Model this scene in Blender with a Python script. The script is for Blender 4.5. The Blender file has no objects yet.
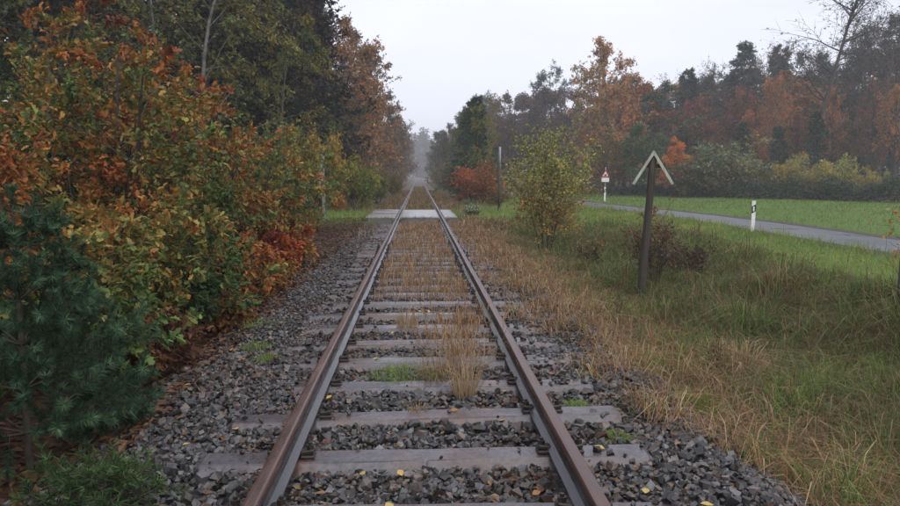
import bpy, math, random
import numpy as np
from mathutils import Vector, Matrix, Euler

R = math.radians
PI = math.pi
SC = bpy.context.scene
COL = SC.collection
# world axes: x to the right of the track, y along the track, z up; z = 0 is the top of the rails

# ------------------------------------------------------------------ camera, sky, sun, exposure
cam_d = bpy.data.cameras.new('camera')
cam = bpy.data.objects.new('camera', cam_d)
COL.objects.link(cam)
cam.location = (-0.025, 0, 1.39)
cam.rotation_euler = (R(90 - 6.27), 0, R(-2.5))
cam_d.sensor_width = 36
cam_d.lens = 36 * 710 / 900
cam_d.clip_start = 0.05
cam_d.clip_end = 4000
SC.camera = cam

SUN_EL, SUN_AZ = 55, 150
world = bpy.data.worlds.new('World')
SC.world = world
world.use_nodes = True
wn, wl = world.node_tree.nodes, world.node_tree.links
wn.clear()
sky = wn.new('ShaderNodeTexSky')
sky.sky_type = 'NISHITA'
sky.sun_disc = False
sky.sun_elevation = R(SUN_EL)
sky.sun_rotation = R(SUN_AZ)
sky.dust_density = 4
# an even overcast layer over the clear sky
wmix = wn.new('ShaderNodeMix')
wmix.data_type = 'RGBA'
wmix.inputs[0].default_value = 0.9
wtc = wn.new('ShaderNodeTexCoord')
wno = wn.new('ShaderNodeTexNoise')
wno.inputs['Scale'].default_value = 2.2
wno.inputs['Detail'].default_value = 4
wmp = wn.new('ShaderNodeMapping')
wmp.inputs['Scale'].default_value = (1, 1, 3.5)
wl.new(wtc.outputs['Generated'], wmp.inputs[0])
wl.new(wmp.outputs[0], wno.inputs['Vector'])
wcr = wn.new('ShaderNodeValToRGB')
wcr.color_ramp.elements[0].position = .3
wcr.color_ramp.elements[0].color = (.90, .91, .92, 1)
wcr.color_ramp.elements[1].position = .7
wcr.color_ramp.elements[1].color = (1.04, 1.03, 1.02, 1)
wl.new(wno.outputs[0], wcr.inputs[0])
wcl = wn.new('ShaderNodeMix')
wcl.data_type = 'RGBA'
wcl.blend_type = 'MULTIPLY'
wcl.inputs[0].default_value = 1
wcl.inputs[7].default_value = (7.0, 7.15, 8.1, 1)
wl.new(wcr.outputs[0], wcl.inputs[6])
wl.new(wcl.outputs[2], wmix.inputs[7])
wbg = wn.new('ShaderNodeBackground')
wbg.inputs[1].default_value = 0.1
wout = wn.new('ShaderNodeOutputWorld')
wl.new(sky.outputs[0], wmix.inputs[6])
wl.new(wmix.outputs[2], wbg.inputs[0])
wl.new(wbg.outputs[0], wout.inputs[0])

sun_d = bpy.data.lights.new('sun', 'SUN')
sun_d.energy = 1.5
sun_d.angle = R(70)
sun_d.color = (1, 0.97, 0.93)
sun = bpy.data.objects.new('sun', sun_d)
COL.objects.link(sun)
_az = R(SUN_AZ)
_dv = Vector((math.sin(_az) * math.cos(R(SUN_EL)), math.cos(_az) * math.cos(R(SUN_EL)), math.sin(R(SUN_EL))))
sun.rotation_euler = _dv.to_track_quat('Z', 'Y').to_euler()

vs = SC.view_settings
vs.view_transform = 'Standard'
vs.look = 'None'
vs.exposure = 0.62
vs.gamma = 1
vs.use_curve_mapping = False
cy = SC.cycles
cy.use_denoising = True
cy.max_bounces = 6
cy.diffuse_bounces = 3
cy.glossy_bounces = 2
cy.transmission_bounces = 4
cy.transparent_max_bounces = 8
cy.volume_bounces = 1
cy.caustics_reflective = False
cy.caustics_refractive = False

# ------------------------------------------------------------------ object helpers
def link(o, parent=None):
    COL.objects.link(o)
    if parent is not None:
        o.parent = parent
    return o

def tag(o, label=None, cat=None, group=None, kind=None):
    if label: o['label'] = label
    if cat: o['category'] = cat
    if group: o['group'] = group
    if kind: o['kind'] = kind
    return o

def thing(name, loc, label, cat, group=None, rz=0.0, scale=1.0):
    o = bpy.data.objects.new(name, None)
    o.empty_display_size = 0.2
    link(o)
    o.location = loc
    o.rotation_euler = (0, 0, rz)
    o.scale = (scale,) * 3 if not isinstance(scale, tuple) else scale
    return tag(o, label, cat, group)

def part(name, me, parent=None, color=None, loc=None):
    o = bpy.data.objects.new(name, me)
    link(o, parent)
    if color is not None:
        o.color = (*color, 1)
    if loc is not None:
        o.location = loc
    return o

def npmesh(name, V, faces, mat=None, tint=None, smooth=False, midx=None, extra=None):
    """V (n,3); faces: list of integer arrays (m,k)."""
    me = bpy.data.meshes.new(name)
    V = np.asarray(V, dtype=np.float32)
    faces = [np.asarray(f, dtype=np.int32) for f in faces if len(f)]
    me.vertices.add(len(V))
    me.vertices.foreach_set('co', V.ravel())
    nl = sum(f.size for f in faces)
    npol = sum(len(f) for f in faces)
    me.loops.add(nl)
    me.polygons.add(npol)
    me.loops.foreach_set('vertex_index', np.concatenate([f.ravel() for f in faces]))
    tot = np.concatenate([np.full(len(f), f.shape[1], dtype=np.int32) for f in faces])
    st = np.concatenate([[0], np.cumsum(tot)[:-1]]).astype(np.int32)
    me.polygons.foreach_set('loop_start', st)
    me.polygons.foreach_set('loop_total', tot)
    me.polygons.foreach_set('use_smooth', np.full(npol, smooth, dtype=bool))
    mats = mat if isinstance(mat, (list, tuple)) else [mat]
    for m in mats:
        if m is not None:
            me.materials.append(m)
    if midx is not None:
        me.polygons.foreach_set('material_index', np.asarray(midx, dtype=np.int32))
    me.update(calc_edges=True)
    if tint is not None:
        t = np.ones((len(V), 4), dtype=np.float32)
        t[:, :3] = tint
        a = me.attributes.new('tint', 'FLOAT_COLOR', 'POINT')
        a.data.foreach_set('color', t.ravel())
    return me

class MB:
    """collects small solid shapes for one part"""
    def __init__(s):
        s.v, s.f, s.n = [], [], 0
    def add(s, V, F):
        V = np.asarray(V, float)
        s.v.append(V)
        for f in F:
            s.f.append(tuple(i + s.n for i in f))
        s.n += len(V)
        return s
    def box(s, c, d, rot=None, bev=0.0):
        x, y, z = np.array(d) / 2
        if bev <= 0:
            V = np.array([(-x,-y,-z),(x,-y,-z),(x,y,-z),(-x,y,-z),(-x,-y,z),(x,-y,z),(x,y,z),(-x,y,z)])
            F = [(0,3,2,1),(4,5,6,7),(0,1,5,4),(1,2,6,5),(2,3,7,6),(3,0,4,7)]
        else:
            b = min(bev, x*.9, y*.9, z*.9)
            ring = lambda dx, dy, zz: [(-dx+b,-dy,zz),(dx-b,-dy,zz),(dx,-dy+b,zz),(dx,dy-b,zz),(dx-b,dy,zz),(-dx+b,dy,zz),(-dx,dy-b,zz),(-dx,-dy+b,zz)]
            V = np.array(ring(x-b,y-b,-z)+ring(x,y,-z+b)+ring(x,y,z-b)+ring(x-b,y-b,z))
            F = [tuple(reversed(range(8))), tuple(range(24,32))]
            for k in range(3):
                for i in range(8):
                    j = (i+1) % 8
                    F.append((k*8+i, k*8+j, k*8+8+j, k*8+8+i))
        if rot is not None:
            V = V @ np.array(rot.to_matrix() if hasattr(rot,'to_matrix') else rot).T
        return s.add(V + np.array(c), F)
    def prism(s, prof, a, b, axes=(0,1,2)):
        """closed profile (2D list) extruded from a to b along the third axis; axes = (profile u, profile v, extrude)"""
        n = len(prof)
        V = np.zeros((2*n, 3))
        for k, w in enumerate((a, b)):
            V[k*n:(k+1)*n, axes[0]] = [p[0] for p in prof]
            V[k*n:(k+1)*n, axes[1]] = [p[1] for p in prof]
            V[k*n:(k+1)*n, axes[2]] = w
        F = [tuple(reversed(range(n))), tuple(range(n, 2*n))] + [(i,(i+1)%n,(i+1)%n+n,i+n) for i in range(n)]
        return s.add(V, F)
    def cyl(s, p0, p1, r0, r1=None, k=10):
        r1 = r0 if r1 is None else r1
        V, F = tube_arr([np.array(p0, float), np.array(p1, float)], [r0, r1], k)
        n = len(V)
        s.add(V, [tuple(f) for f in F] + [tuple(reversed(range(k))), tuple(range(n-k, n))])
        return s
    def mesh(s, name, mat, smooth=False):
        me = bpy.data.meshes.new(name)
        me.from_pydata(np.concatenate(s.v).tolist(), [], s.f)
        me.materials.append(mat)
        if smooth:
            for p in me.polygons: p.use_smooth = True
        me.update()
        return me

def tube_arr(pts, rad, k):
    P = np.asarray(pts, float)
    n = len(P)
    T = np.gradient(P, axis=0)
    T /= np.linalg.norm(T, axis=1)[:, None] + 1e-9
    ref = np.array([1.0, 0, 0]) if abs(T[0][0]) < .8 else np.array([0, 1.0, 0])
    U = np.cross(T, ref); U /= np.linalg.norm(U, axis=1)[:, None] + 1e-9
    W = np.cross(T, U)
    a = np.arange(k) * 2 * PI / k
    V = P[:, None] + np.asarray(rad)[:, None, None] * (U[:, None] * np.cos(a)[None, :, None] + W[:, None] * np.sin(a)[None, :, None])
    i = np.arange(k); j = (i + 1) % k
    F = np.concatenate([np.stack([r*k+i, r*k+j, r*k+k+j, r*k+k+i], 1) for r in range(n-1)])
    return V.reshape(-1, 3), F

def nrm(a):
    return a / (np.linalg.norm(a, axis=-1, keepdims=True) + 1e-9)

def patch(p, f=1.0, ph=0.0):
    """smooth 3D variation in about -1..1"""
    x, y, z = p[..., 0]*f, p[..., 1]*f, p[..., 2]*f
    return (np.sin(1.7*x+ph)*np.cos(2.1*y-ph*1.3+.7*z) + np.sin(1.1*z+2.3*x*.6+ph*2.1)*np.cos(1.9*z-1.2*y+ph)
            + .6*np.sin(3.7*x-2.9*y+3.1*z+ph*3)) / 2.1

# ------------------------------------------------------------------ materials
def new_mat(name):
    m = bpy.data.materials.new(name)
    m.use_nodes = True
    nt = m.node_tree
    b = nt.nodes['Principled BSDF']
    return m, nt, b

def N(nt, t, **kw):
    n = nt.nodes.new(t)
    for k, v in kw.items():
        setattr(n, k, v)
    return n

def noise(nt, scale, detail=4, rough=.6, vec=None):
    n = N(nt, 'ShaderNodeTexNoise')
    n.inputs['Scale'].default_value = scale
    n.inputs['Detail'].default_value = detail
    n.inputs['Roughness'].default_value = rough
    if vec is not None:
        nt.links.new(vec, n.inputs['Vector'])
    return n

def ramp(nt, src, stops):
    r = N(nt, 'ShaderNodeValToRGB')
    e = r.color_ramp.elements
    while len(e) < len(stops):
        e.new(.5)
    for q, (p, c) in zip(e, stops):
        q.position = p
        q.color = (*c, 1) if len(c) == 3 else c
    nt.links.new(src, r.inputs[0])
    return r

def mixc(nt, a, b, fac, mode='MIX'):
    m = N(nt, 'ShaderNodeMix', data_type='RGBA', blend_type=mode)
    for sock, v in ((m.inputs[0], fac), (m.inputs[6], a), (m.inputs[7], b)):
        if isinstance(v, bpy.types.NodeSocket):
            nt.links.new(v, sock)
        elif isinstance(v, (int, float)):
            sock.default_value = v
        else:
            sock.default_value = (*v, 1)
    return m.outputs[2]

def bump(nt, b, h, strength=.5, dist=.01):
    n = N(nt, 'ShaderNodeBump')
    n.inputs['Strength'].default_value = strength
    n.inputs['Distance'].default_value = dist
    nt.links.new(h, n.inputs['Height'])
    nt.links.new(n.outputs[0], b.inputs['Normal'])

def objcoord(nt):
    return N(nt, 'ShaderNodeTexCoord').outputs['Object']

def geopos(nt):
    return N(nt, 'ShaderNodeNewGeometry').outputs['Position']

def simple(name, c0, c1, scale=8, rough=.7, bmp=.3, dist=.01, spec=.3, world_space=False, detail=5):
    m, nt, b = new_mat(name)
    n = noise(nt, scale, detail, .65, geopos(nt) if world_space else objcoord(nt))
    r = ramp(nt, n.outputs[0], [(.3, c0), (.7, c1)])
    nt.links.new(r.outputs[0], b.inputs['Base Color'])
    b.inputs['Roughness'].default_value = rough
    b.inputs['Specular IOR Level'].default_value = spec
    if bmp:
        bump(nt, b, n.outputs[0], bmp, dist)
    return m

def foliage(name, rough=.5, trans=.3, spec=.25):
    m, nt, b = new_mat(name)
    at = N(nt, 'ShaderNodeAttribute', attribute_name='tint')
    oi = N(nt, 'ShaderNodeObjectInfo')
    c = mixc(nt, at.outputs['Color'], oi.outputs['Color'], 1.0, 'MULTIPLY')
    nt.links.new(c, b.inputs['Base Color'])
    b.inputs['Roughness'].default_value = rough
    b.inputs['Specular IOR Level'].default_value = spec
    tr = N(nt, 'ShaderNodeBsdfTranslucent')
    nt.links.new(c, tr.inputs['Color'])
    mx = N(nt, 'ShaderNodeMixShader')
    mx.inputs[0].default_value = trans
    nt.links.new(b.outputs[0], mx.inputs[1])
    nt.links.new(tr.outputs[0], mx.inputs[2])
    nt.links.new(mx.outputs[0], nt.nodes['Material Output'].inputs['Surface'])
    return m

M = {}
M['leaf'] = foliage('leaf', .45, .22, .16)
M['far_leaf'] = foliage('far_leaf', .8, .2, .04)
M['needle'] = foliage('needle', .6, .1, .08)
M['grass'] = foliage('grass_blade', .65, .3, .06)
M['litter'] = foliage('fallen_leaf', .5, .1, .3)
M['bark'] = simple('bark', (.028, .022, .018), (.085, .068, .055), 14, .85, .6, .02)
M['birch_bark'] = simple('birch_bark', (.035, .032, .028), (.20, .19, .17), 5, .75, .3, .01)
M['far_bark'] = simple('far_bark', (.028, .023, .021), (.07, .058, .05), 6, .9, 0)
M['wood_post'] = simple('weathered_wood', (.022, .020, .015), (.060, .050, .036), 9, .85, .6, .008)
M['roof_board'] = simple('mossy_board', (.22, .24, .14), (.48, .50, .40), 7, .8, .4, .004)
M['white_paint'] = simple('white_paint', (.60, .60, .58), (.82, .82, .80), 10, .5, .05)
M['grey_post'] = simple('grey_post', (.16, .17, .17), (.30, .31, .31), 9, .8, .3, .005)
M['black_plastic'] = simple('black_plastic', (.012, .012, .014), (.02, .02, .022), 10, .5, 0)
M['red_paint'] = simple('red_paint', (.38, .02, .02), (.5, .035, .03), 10, .5, 0)
M['steel'] = simple('galvanised_steel', (.18, .18, .19), (.30, .30, .31), 18, .5, .05)
M['reflector'] = simple('reflector', (.7, .7, .72), (.8, .8, .82), 30, .3, 0)

def grain(name, c0, c1, c2):
    m, nt, b = new_mat(name)
    mp = N(nt, 'ShaderNodeMapping'); mp.inputs['Scale'].default_value = (26, 26, 1.6)
    oc = objcoord(nt)
    nt.links.new(oc, mp.inputs[0])
    n = noise(nt, 1.0, 6, .7, mp.outputs[0]); n2 = noise(nt, 3.2, 4, .6, oc)
    r = ramp(nt, n.outputs[0], [(.3, c0), (.66, c1)])
    f = ramp(nt, n2.outputs[0], [(.48, (0, 0, 0)), (.7, (.8, .8, .8))])
    nt.links.new(mixc(nt, r.outputs[0], c2, f.outputs[0]), b.inputs['Base Color'])
    b.inputs['Roughness'].default_value = .8
    bump(nt, b, n.outputs[0], .9, .012)
    return m
M['wood_post'] = grain('weathered_wood', (.014, .012, .010), (.058, .047, .036), (.030, .038, .019))
M['roof_board'] = grain('mossy_board', (.20, .21, .13), (.52, .53, .44), (.16, .19, .08))
# rails
def rail_mat(name, c0, c1, c2, rough):
    m, nt, b = new_mat(name)
    g = geopos(nt)
    mp = N(nt, 'ShaderNodeMapping'); mp.inputs['Scale'].default_value = (14, 2.2, 14)
    nt.links.new(g, mp.inputs[0])
    n = noise(nt, 1.0, 6, .7, mp.outputs[0])
    r = ramp(nt, n.outputs[0], [(.3, c0), (.52, c1), (.72, c2)])
    nt.links.new(r.outputs[0], b.inputs['Base Color'])
    n2 = noise(nt, 60, 3, .6, g)
    rr = ramp(nt, n.outputs[0], [(.3, (rough-.1,)*3), (.7, (rough+.15,)*3)])
    nt.links.new(rr.outputs[0], b.inputs['Roughness'])
    b.inputs['Specular IOR Level'].default_value = .5
    bump(nt, b, n2.outputs[0], .35, .002)
    return m
M['rail_head'] = rail_mat('rusty_rail_head', (.034, .017, .014), (.066, .032, .026), (.11, .060, .050), .30)
M['rail_foot'] = rail_mat('wet_rail_foot', (.014, .013, .015), (.034, .033, .039), (.066, .065, .076), .25)
M['fastener'] = simple('dark_fastener', (.010, .008, .008), (.035, .024, .02), 40, .5, .2, .002, .5)

# sleepers: grey concrete with reddish rust stain, wet
m, nt, b = new_mat('wet_concrete')
g = geopos(nt)
n1 = noise(nt, 2.1, 5, .6, g); n2 = noise(nt, 34, 5, .7, g); n3 = noise(nt, 5, 4, .6, g)
cA = ramp(nt, n2.outputs[0], [(.3, (.030, .027, .031)), (.7, (.096, .088, .100))])
cB = ramp(nt, n2.outputs[0], [(.3, (.040, .024, .021)), (.7, (.12, .072, .062))])
f = ramp(nt, n1.outputs[0], [(.47, (0, 0, 0)), (.66, (1, 1, 1))])
nt.links.new(mixc(nt, cA.outputs[0], cB.outputs[0], f.outputs[0]), b.inputs['Base Color'])
rr = ramp(nt, n3.outputs[0], [(.35, (.14,)*3), (.65, (.4,)*3)])
nt.links.new(rr.outputs[0], b.inputs['Roughness'])
bump(nt, b, n2.outputs[0], .4, .003)
M['concrete'] = m

# ballast stones: per-stone tint, wet
m, nt, b = new_mat('ballast_stone')
at = N(nt, 'ShaderNodeAttribute', attribute_name='tint')
oi = N(nt, 'ShaderNodeObjectInfo')
n1 = noise(nt, 45, 4, .65, geopos(nt))
v = ramp(nt, n1.outputs[0], [(.3, (.6,)*3), (.7, (1.25,)*3)])
c = mixc(nt, mixc(nt, at.outputs['Color'], oi.outputs['Color'], 1, 'MULTIPLY'), v.outputs[0], 1, 'MULTIPLY')
nt.links.new(c, b.inputs['Base Color'])
b.inputs['Roughness'].default_value = .33
b.inputs['Specular IOR Level'].default_value = .42
bump(nt, b, n1.outputs[0], .3, .004)
M['stone'] = m

# ballast bed under the stones / far ballast
m, nt, b = new_mat('ballast_bed')
g = geopos(nt)
vo = N(nt, 'ShaderNodeTexVoronoi'); vo.inputs['Scale'].default_value = 19; nt.links.new(g, vo.inputs['Vector'])
r1 = ramp(nt, vo.outputs['Distance'], [(.1, (.075, .072, .073)), (.6, (.015, .014, .014))])
n1 = noise(nt, 1.3, 4, .6, g)
f = ramp(nt, n1.outputs[0], [(.45, (0,)*3), (.7, (.75,)*3)])
at = N(nt, 'ShaderNodeAttribute', attribute_name='tint')
nt.links.new(mixc(nt, mixc(nt, r1.outputs[0], (.05, .034, .022), f.outputs[0]), (.07, .052, .03), at.outputs['Fac']), b.inputs['Base Color'])
b.inputs['Roughness'].default_value = .6
bump(nt, b, vo.outputs['Distance'], 1.0, .03)
M['bed'] = m

# ground: R = green turf, G = dry bank, B = leaf litter / forest floor
m, nt, b = new_mat('ground_cover')
g = geopos(nt)
at = N(nt, 'ShaderNodeAttribute', attribute_name='tint')
sp = N(nt, 'ShaderNodeSeparateColor'); nt.links.new(at.outputs['Color'], sp.inputs[0])
n1 = noise(nt, .8, 5, .65, g); n2 = noise(nt, 9, 5, .7, g)
soil = ramp(nt, n2.outputs[0], [(.3, (.018, .013, .010)), (.7, (.055, .040, .028))])
turf = ramp(nt, n2.outputs[0], [(.3, (.045, .075, .018)), (.55, (.085, .14, .032)), (.75, (.13, .17, .05))])
dry = ramp(nt, n2.outputs[0], [(.3, (.035, .030, .014)), (.7, (.095, .072, .034))])
lit = ramp(nt, n2.outputs[0], [(.3, (.022, .014, .010)), (.5, (.05, .027, .016)), (.72, (.10, .052, .026))])
c = mixc(nt, soil.outputs[0], lit.outputs[0], sp.outputs[2])
c = mixc(nt, c, dry.outputs[0], sp.outputs[1])
c = mixc(nt, c, turf.outputs[0], sp.outputs[0])
nt.links.new(c, b.inputs['Base Color'])
b.inputs['Roughness'].default_value = .9
b.inputs['Specular IOR Level'].default_value = .15
bump(nt, b, n2.outputs[0], .7, .05)
M['ground'] = m

def asphalt(name, lo, hi, rough):
    m, nt, b = new_mat(name)
    g = geopos(nt)
    n1 = noise(nt, .55, 4, .6, g); n2 = noise(nt, 70, 3, .6, g)
    r = ramp(nt, n2.outputs[0], [(.3, lo), (.7, hi)])
    nt.links.new(r.outputs[0], b.inputs['Base Color'])
    rr = ramp(nt, n1.outputs[0], [(.35, (rough,)*3), (.65, (rough+.22,)*3)])
    nt.links.new(rr.outputs[0], b.inputs['Roughness'])
    b.inputs['Specular IOR Level'].default_value = .5
    bump(nt, b, n2.outputs[0], .12, .003)
    return m
M['asphalt'] = asphalt('wet_asphalt', (.055, .059, .068), (.10, .106, .12), .26)
M['crossing'] = asphalt('wet_crossing_asphalt', (.15, .15, .155), (.24, .24, .245), .15)
M['mud'] = simple('muddy_edge', (.02, .015, .011), (.06, .045, .032), 4, .7, .6, .03, .3, True)

# ------------------------------------------------------------------ ground shape
def sstep(a, b, x):
    t = np.clip((x - a) / (b - a), 0, 1)
    return t * t * (3 - 2 * t)

PX = [-400, -60, -14, -6, -3.2, -2.35, -1.75, -1.3, 1.3, 1.7, 2.2, 3.0, 3.9, 5.0, 6.0, 6.7, 7.6, 8.6, 17, 30, 60, 400]
PZ = [3.0, .7, .1, -.2, -.36, -.44, -.235, -.205, -.205, -.235, -.46, -.62, -.72, -.62, -.30, -.27, -.42, -.53, -.53, -.40, -.1, 2.0]
def gz(x, y):
    x = np.asarray(x, float); y = np.asarray(y, float)
    z = np.interp(x, PX, PZ)
    bankish = sstep(2.4, 3.4, np.abs(x)) * (1 - sstep(7.5, 8.4, x))
    bmp = (.05*np.sin(1.3*x+.7*y)+.04*np.sin(2.9*y-1.1*x+1)+.03*np.sin(5.1*x+3.3*y)) * bankish
    bmp = bmp + (.10*np.sin(.8*y+1.2)+.07*np.sin(1.9*y))*sstep(4.6, 5.8, x)*(1-sstep(7.0, 8.4, x))
    # the way over the track
    wy = 1 - sstep(2.6, 5.5, np.abs(y - 26.3))
    way = np.interp(np.abs(x), [0, 1.3, 1.35, 3.0, 8.4, 12], [-.205, -.205, -.06, -.08, -.53, -.53])
    way = np.where(x < 0, np.maximum(way, -.25), way)
    z = np.where(np.abs(x) > 1.3, z * (1 - wy) + way * wy, z)
    # ditch flattens beyond the crossing
    far = sstep(30, 40, y)
    zf = np.interp(x, [-400, -60, -4, -2.2, -1.6, 1.6, 2.2, 4, 8.4, 17, 60, 400], [3, .7, -.35, -.40, -.21, -.21, -.4, -.45, -.53, -.53, -.1, 2])
    z = z * (1 - far) + zf * far
    return z + bmp

# a line for the road: centre points (x, y)
RC = np.array([(15.0, -12), (14.3, 0), (13.1, 10), (12.75, 16), (12.75, 21), (12.95, 27), (12.6, 34), (11.7, 41), (10.7, 48), (10.1, 58), (10.0, 75), (10.3, 110), (11, 200), (12, 400)])
def road_x(y):
    return np.interp(y, RC[:, 1], RC[:, 0])
_ry = np.concatenate([np.arange(-12, 70, .8), np.arange(70, 400, 6.0)])
_rx = road_x(_ry)
_k = np.ones(9) / 9
_rx = np.convolve(np.pad(_rx, 4, mode='edge'), _k, 'valid')
def road_cx(y):
    return np.interp(y, _ry, _rx)

def strip(name, hw0, hw1, z, mat, rng=None, wob=0.0, cross=5):
    P = np.stack([_rx, _ry], 1)
    T = nrm(np.gradient(P, axis=0)); Nn = np.stack([T[:, 1], -T[:, 0]], 1)
    tt = np.linspace(-1, 1, cross)
    V = []
    for i in range(len(P)):
        w = hw0 + (rng.normal(0, wob) if rng is not None else 0)
        w2 = hw1 + (rng.normal(0, wob) if rng is not None else 0)
        for t in tt:
            o = t * (w2 if t > 0 else w)
            p = P[i] + Nn[i] * o
            V.append((p[0], p[1], z + .03 * (1 - t * t)))
    n = len(P); k = cross
    F = np.array([(i*k+j, i*k+j+1, (i+1)*k+j+1, (i+1)*k+j) for i in range(n-1) for j in range(k-1)])
    return npmesh(name, V, [F], mat, smooth=True)

def axis(lo, hi, fine_lo, fine_hi, step, grow):
    a = list(np.arange(fine_lo, fine_hi + 1e-6, step))
    s, x = step, fine_hi
    while x < hi:
        s *= grow; x += s; a.append(min(x, hi))
    s, x, pre = step, fine_lo, []
    while x > lo:
        s *= grow; x -= s; pre.append(max(x, lo))
    return np.array(pre[::-1] + a)

gx = axis(-900, 900, -6, 9, .2, 1.12)
gy = axis(-60, 1500, 1.5, 32, .3, 1.07)
GX, GY = np.meshgrid(gx, gy)
GZ = gz(GX, GY)
# keep the sheet under the ballast bed
GZ = np.where(np.abs(GX) < 2.15, GZ - .05, GZ)
def cover(x, y):
    x = np.asarray(x, float); y = np.asarray(y, float)
    wob = .5*np.sin(.9*y)+.3*np.sin(2.3*y+1)
    turf = sstep(6.2, 7.3, x + wob*.5)
    turf = np.maximum(turf, (1 - sstep(2.2, 4.2, np.abs(y - 26.3))) * (1 - sstep(7, 9, -x)))
    turf = np.maximum(turf, sstep(19, 23, y) * sstep(2.6, 4.5, x) * (1-sstep(45, 60, y)))
    forest = sstep(0, 4, x - np.interp(y, [0, 30, 44, 52, 65, 90, 400], [60, 36, 31, 29, 20, 15, 13]))
    turf = turf * (1 - forest)
    litter = np.maximum(sstep(1.7, 2.3, -x), forest)
    dry = sstep(1.3, 1.9, x) * (1 - litter)
    dry = np.maximum(dry, sstep(29, 32, y) * (1 - sstep(3, 5, np.abs(x))))
    return turf, dry, litter
CV = np.stack(cover(GX, GY), -1).reshape(-1, 3)
nx, ny = len(gx), len(gy)
ii = (np.arange(ny-1)[:, None] * nx + np.arange(nx-1)[None]).ravel()
gf = np.stack([ii, ii+1, ii+nx+1, ii+nx], 1)
ground = part('ground', npmesh('ground', np.stack([GX, GY, GZ], -1).reshape(-1, 3), [gf], M['ground'], CV, True))
tag(ground, 'rough ground of turf, dry bank and forest floor', 'ground', kind='structure')

rng = np.random.default_rng(3)
o = part('road_edge', strip('road_edge', 1.7, 2.1, -.525, M['mud'], rng, .10))
tag(o, 'dark muddy edge along the wet country road', 'verge', kind='structure')
o = part('road', strip('road', 1.25, 1.2, -.505, M['asphalt'], rng, .03))
tag(o, 'narrow wet asphalt country road curving past the wood', 'road', kind='structure')

# ------------------------------------------------------------------ ballast bed, track
SLEEPER0, PITCH = 3.17 - .675 * 5, .675
bx = np.concatenate([np.linspace(-2.3, -1.2, 12), np.linspace(-1, 1, 9), np.linspace(1.2, 2.3, 12)])
by = np.concatenate([np.arange(-1, 24, .25), np.arange(24, 60, 1.0), np.arange(60, 420, 8.0)])
BX, BY = np.meshgrid(bx, by)
BZ = gz(np.clip(BX, -2.3, 2.3), np.full_like(BX, 5.0)) - np.where(np.abs(BX) > 2.15, .15, .014) + .012*np.sin(3.1*BY+2*BX)*(np.abs(BX) < 2.1)
ii = (np.arange(len(by)-1)[:, None] * len(bx) + np.arange(len(bx)-1)[None]).ravel()
bf = np.stack([ii, ii+1, ii+len(bx)+1, ii+len(bx)], 1)
ramp_ = np.maximum(sstep(22.7, 23.6, BY)*(BY < 26), (1-sstep(29.1, 30, BY))*(BY > 26)) * (np.abs(np.abs(BX)-.7525) > .2) * (np.abs(BX) < 1.9)
BZ = BZ + ramp_ * np.maximum(0, -.05 - BZ)
_bt = np.repeat((.85*sstep(28, 33, BY)).reshape(-1, 1), 3, 1)
ballast = part('ballast', npmesh('ballast', np.stack([BX, BY, BZ], -1).reshape(-1, 3), [bf], M['bed'], _bt, True))
tag(ballast, 'bed of wet grey crushed stone under the railway track', 'ballast', kind='structure')

track = thing('railway_track', (0, 3, -.2), 'single rusty railway track on concrete sleepers running into the mist', 'railway track')
track_inv = Matrix.Translation((0, -3, .2))
def tpart(name, me, loc):
    return part(name, me, track, loc=(loc[0], loc[1] - 3, loc[2] + .2))

# rail profile (half), top at z = 0, height .15
half = [(.0625, -.150), (.0625, -.139), (.022, -.122), (.0085, -.105), (.0085, -.052), (.020, -.043), (.034, -.037), (.0355, -.012), (.030, -.003), (.018, 0.0)]
prof = half + [(-x, z) for x, z in half[::-1]]
npf = len(prof)
ys = np.concatenate([np.arange(-1.0, 30, 1.5), np.arange(30, 420, 10.0)])
rngr = np.random.default_rng(5)
def rail_mesh(sx):
    V = []
    for i, y in enumerate(ys):
        dx = .0025 * math.sin(y * .9 + sx) + .002 * math.sin(y * 2.1)
        for (u, w) in prof:
            V.append((u + dx, y - 3, w))
    F, mi = [], []
    for i in range(len(ys) - 1):
        for j in range(npf):
            k = (j + 1) % npf
            F.append((i*npf+j, i*npf+k, (i+1)*npf+k, (i+1)*npf+j))
            zz = (prof[j][1] + prof[k][1]) / 2
            mi.append(0 if zz > -.045 else 1)
    return npmesh('rail', V, [np.array(F)], [M['rail_head'], M['rail_foot']], None, False, mi)
for sx in (-1, 1):
    part('rail', rail_mesh(sx), track, loc=(sx * .7525, 0, .2))

def sleeper_mesh(seed):
    rg = np.random.default_rng(seed)
    xs = np.array([-1.26, -1.235, -.9, -.6, -.3, -.006, .006, .3, .6, .9, 1.235, 1.26])
    prof = [(-.15, -.19), (-.148, -.06), (-.088, -.006), (-.078, 0), (.078, 0), (.088, -.006), (.148, -.06), (.15, -.19)]
    V = []
    for i, x in enumerate(xs):
        end = i in (0, len(xs)-1)
        for (u, w) in prof:
            s = .9 if end else 1
            V.append((x + rg.normal(0, .003)*(not end), u*s + rg.normal(0, .0025), w - (.012 if end else 0) + rg.normal(0, .0018)))
    k = len(prof); n = len(xs)
    F = [(i*k+j, i*k+(j+1) % k, (i+1)*k+(j+1) % k, (i+1)*k+j) for i in range(n-1) for j in range(k)]
    return npmesh('sleeper', V, [np.array(F), np.array([list(range(k))[::-1]]), np.array([[(n-1)*k+j for j in range(k)]])], M['concrete'])
sl_meshes = [sleeper_mesh(20 + i) for i in range(6)]

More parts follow.
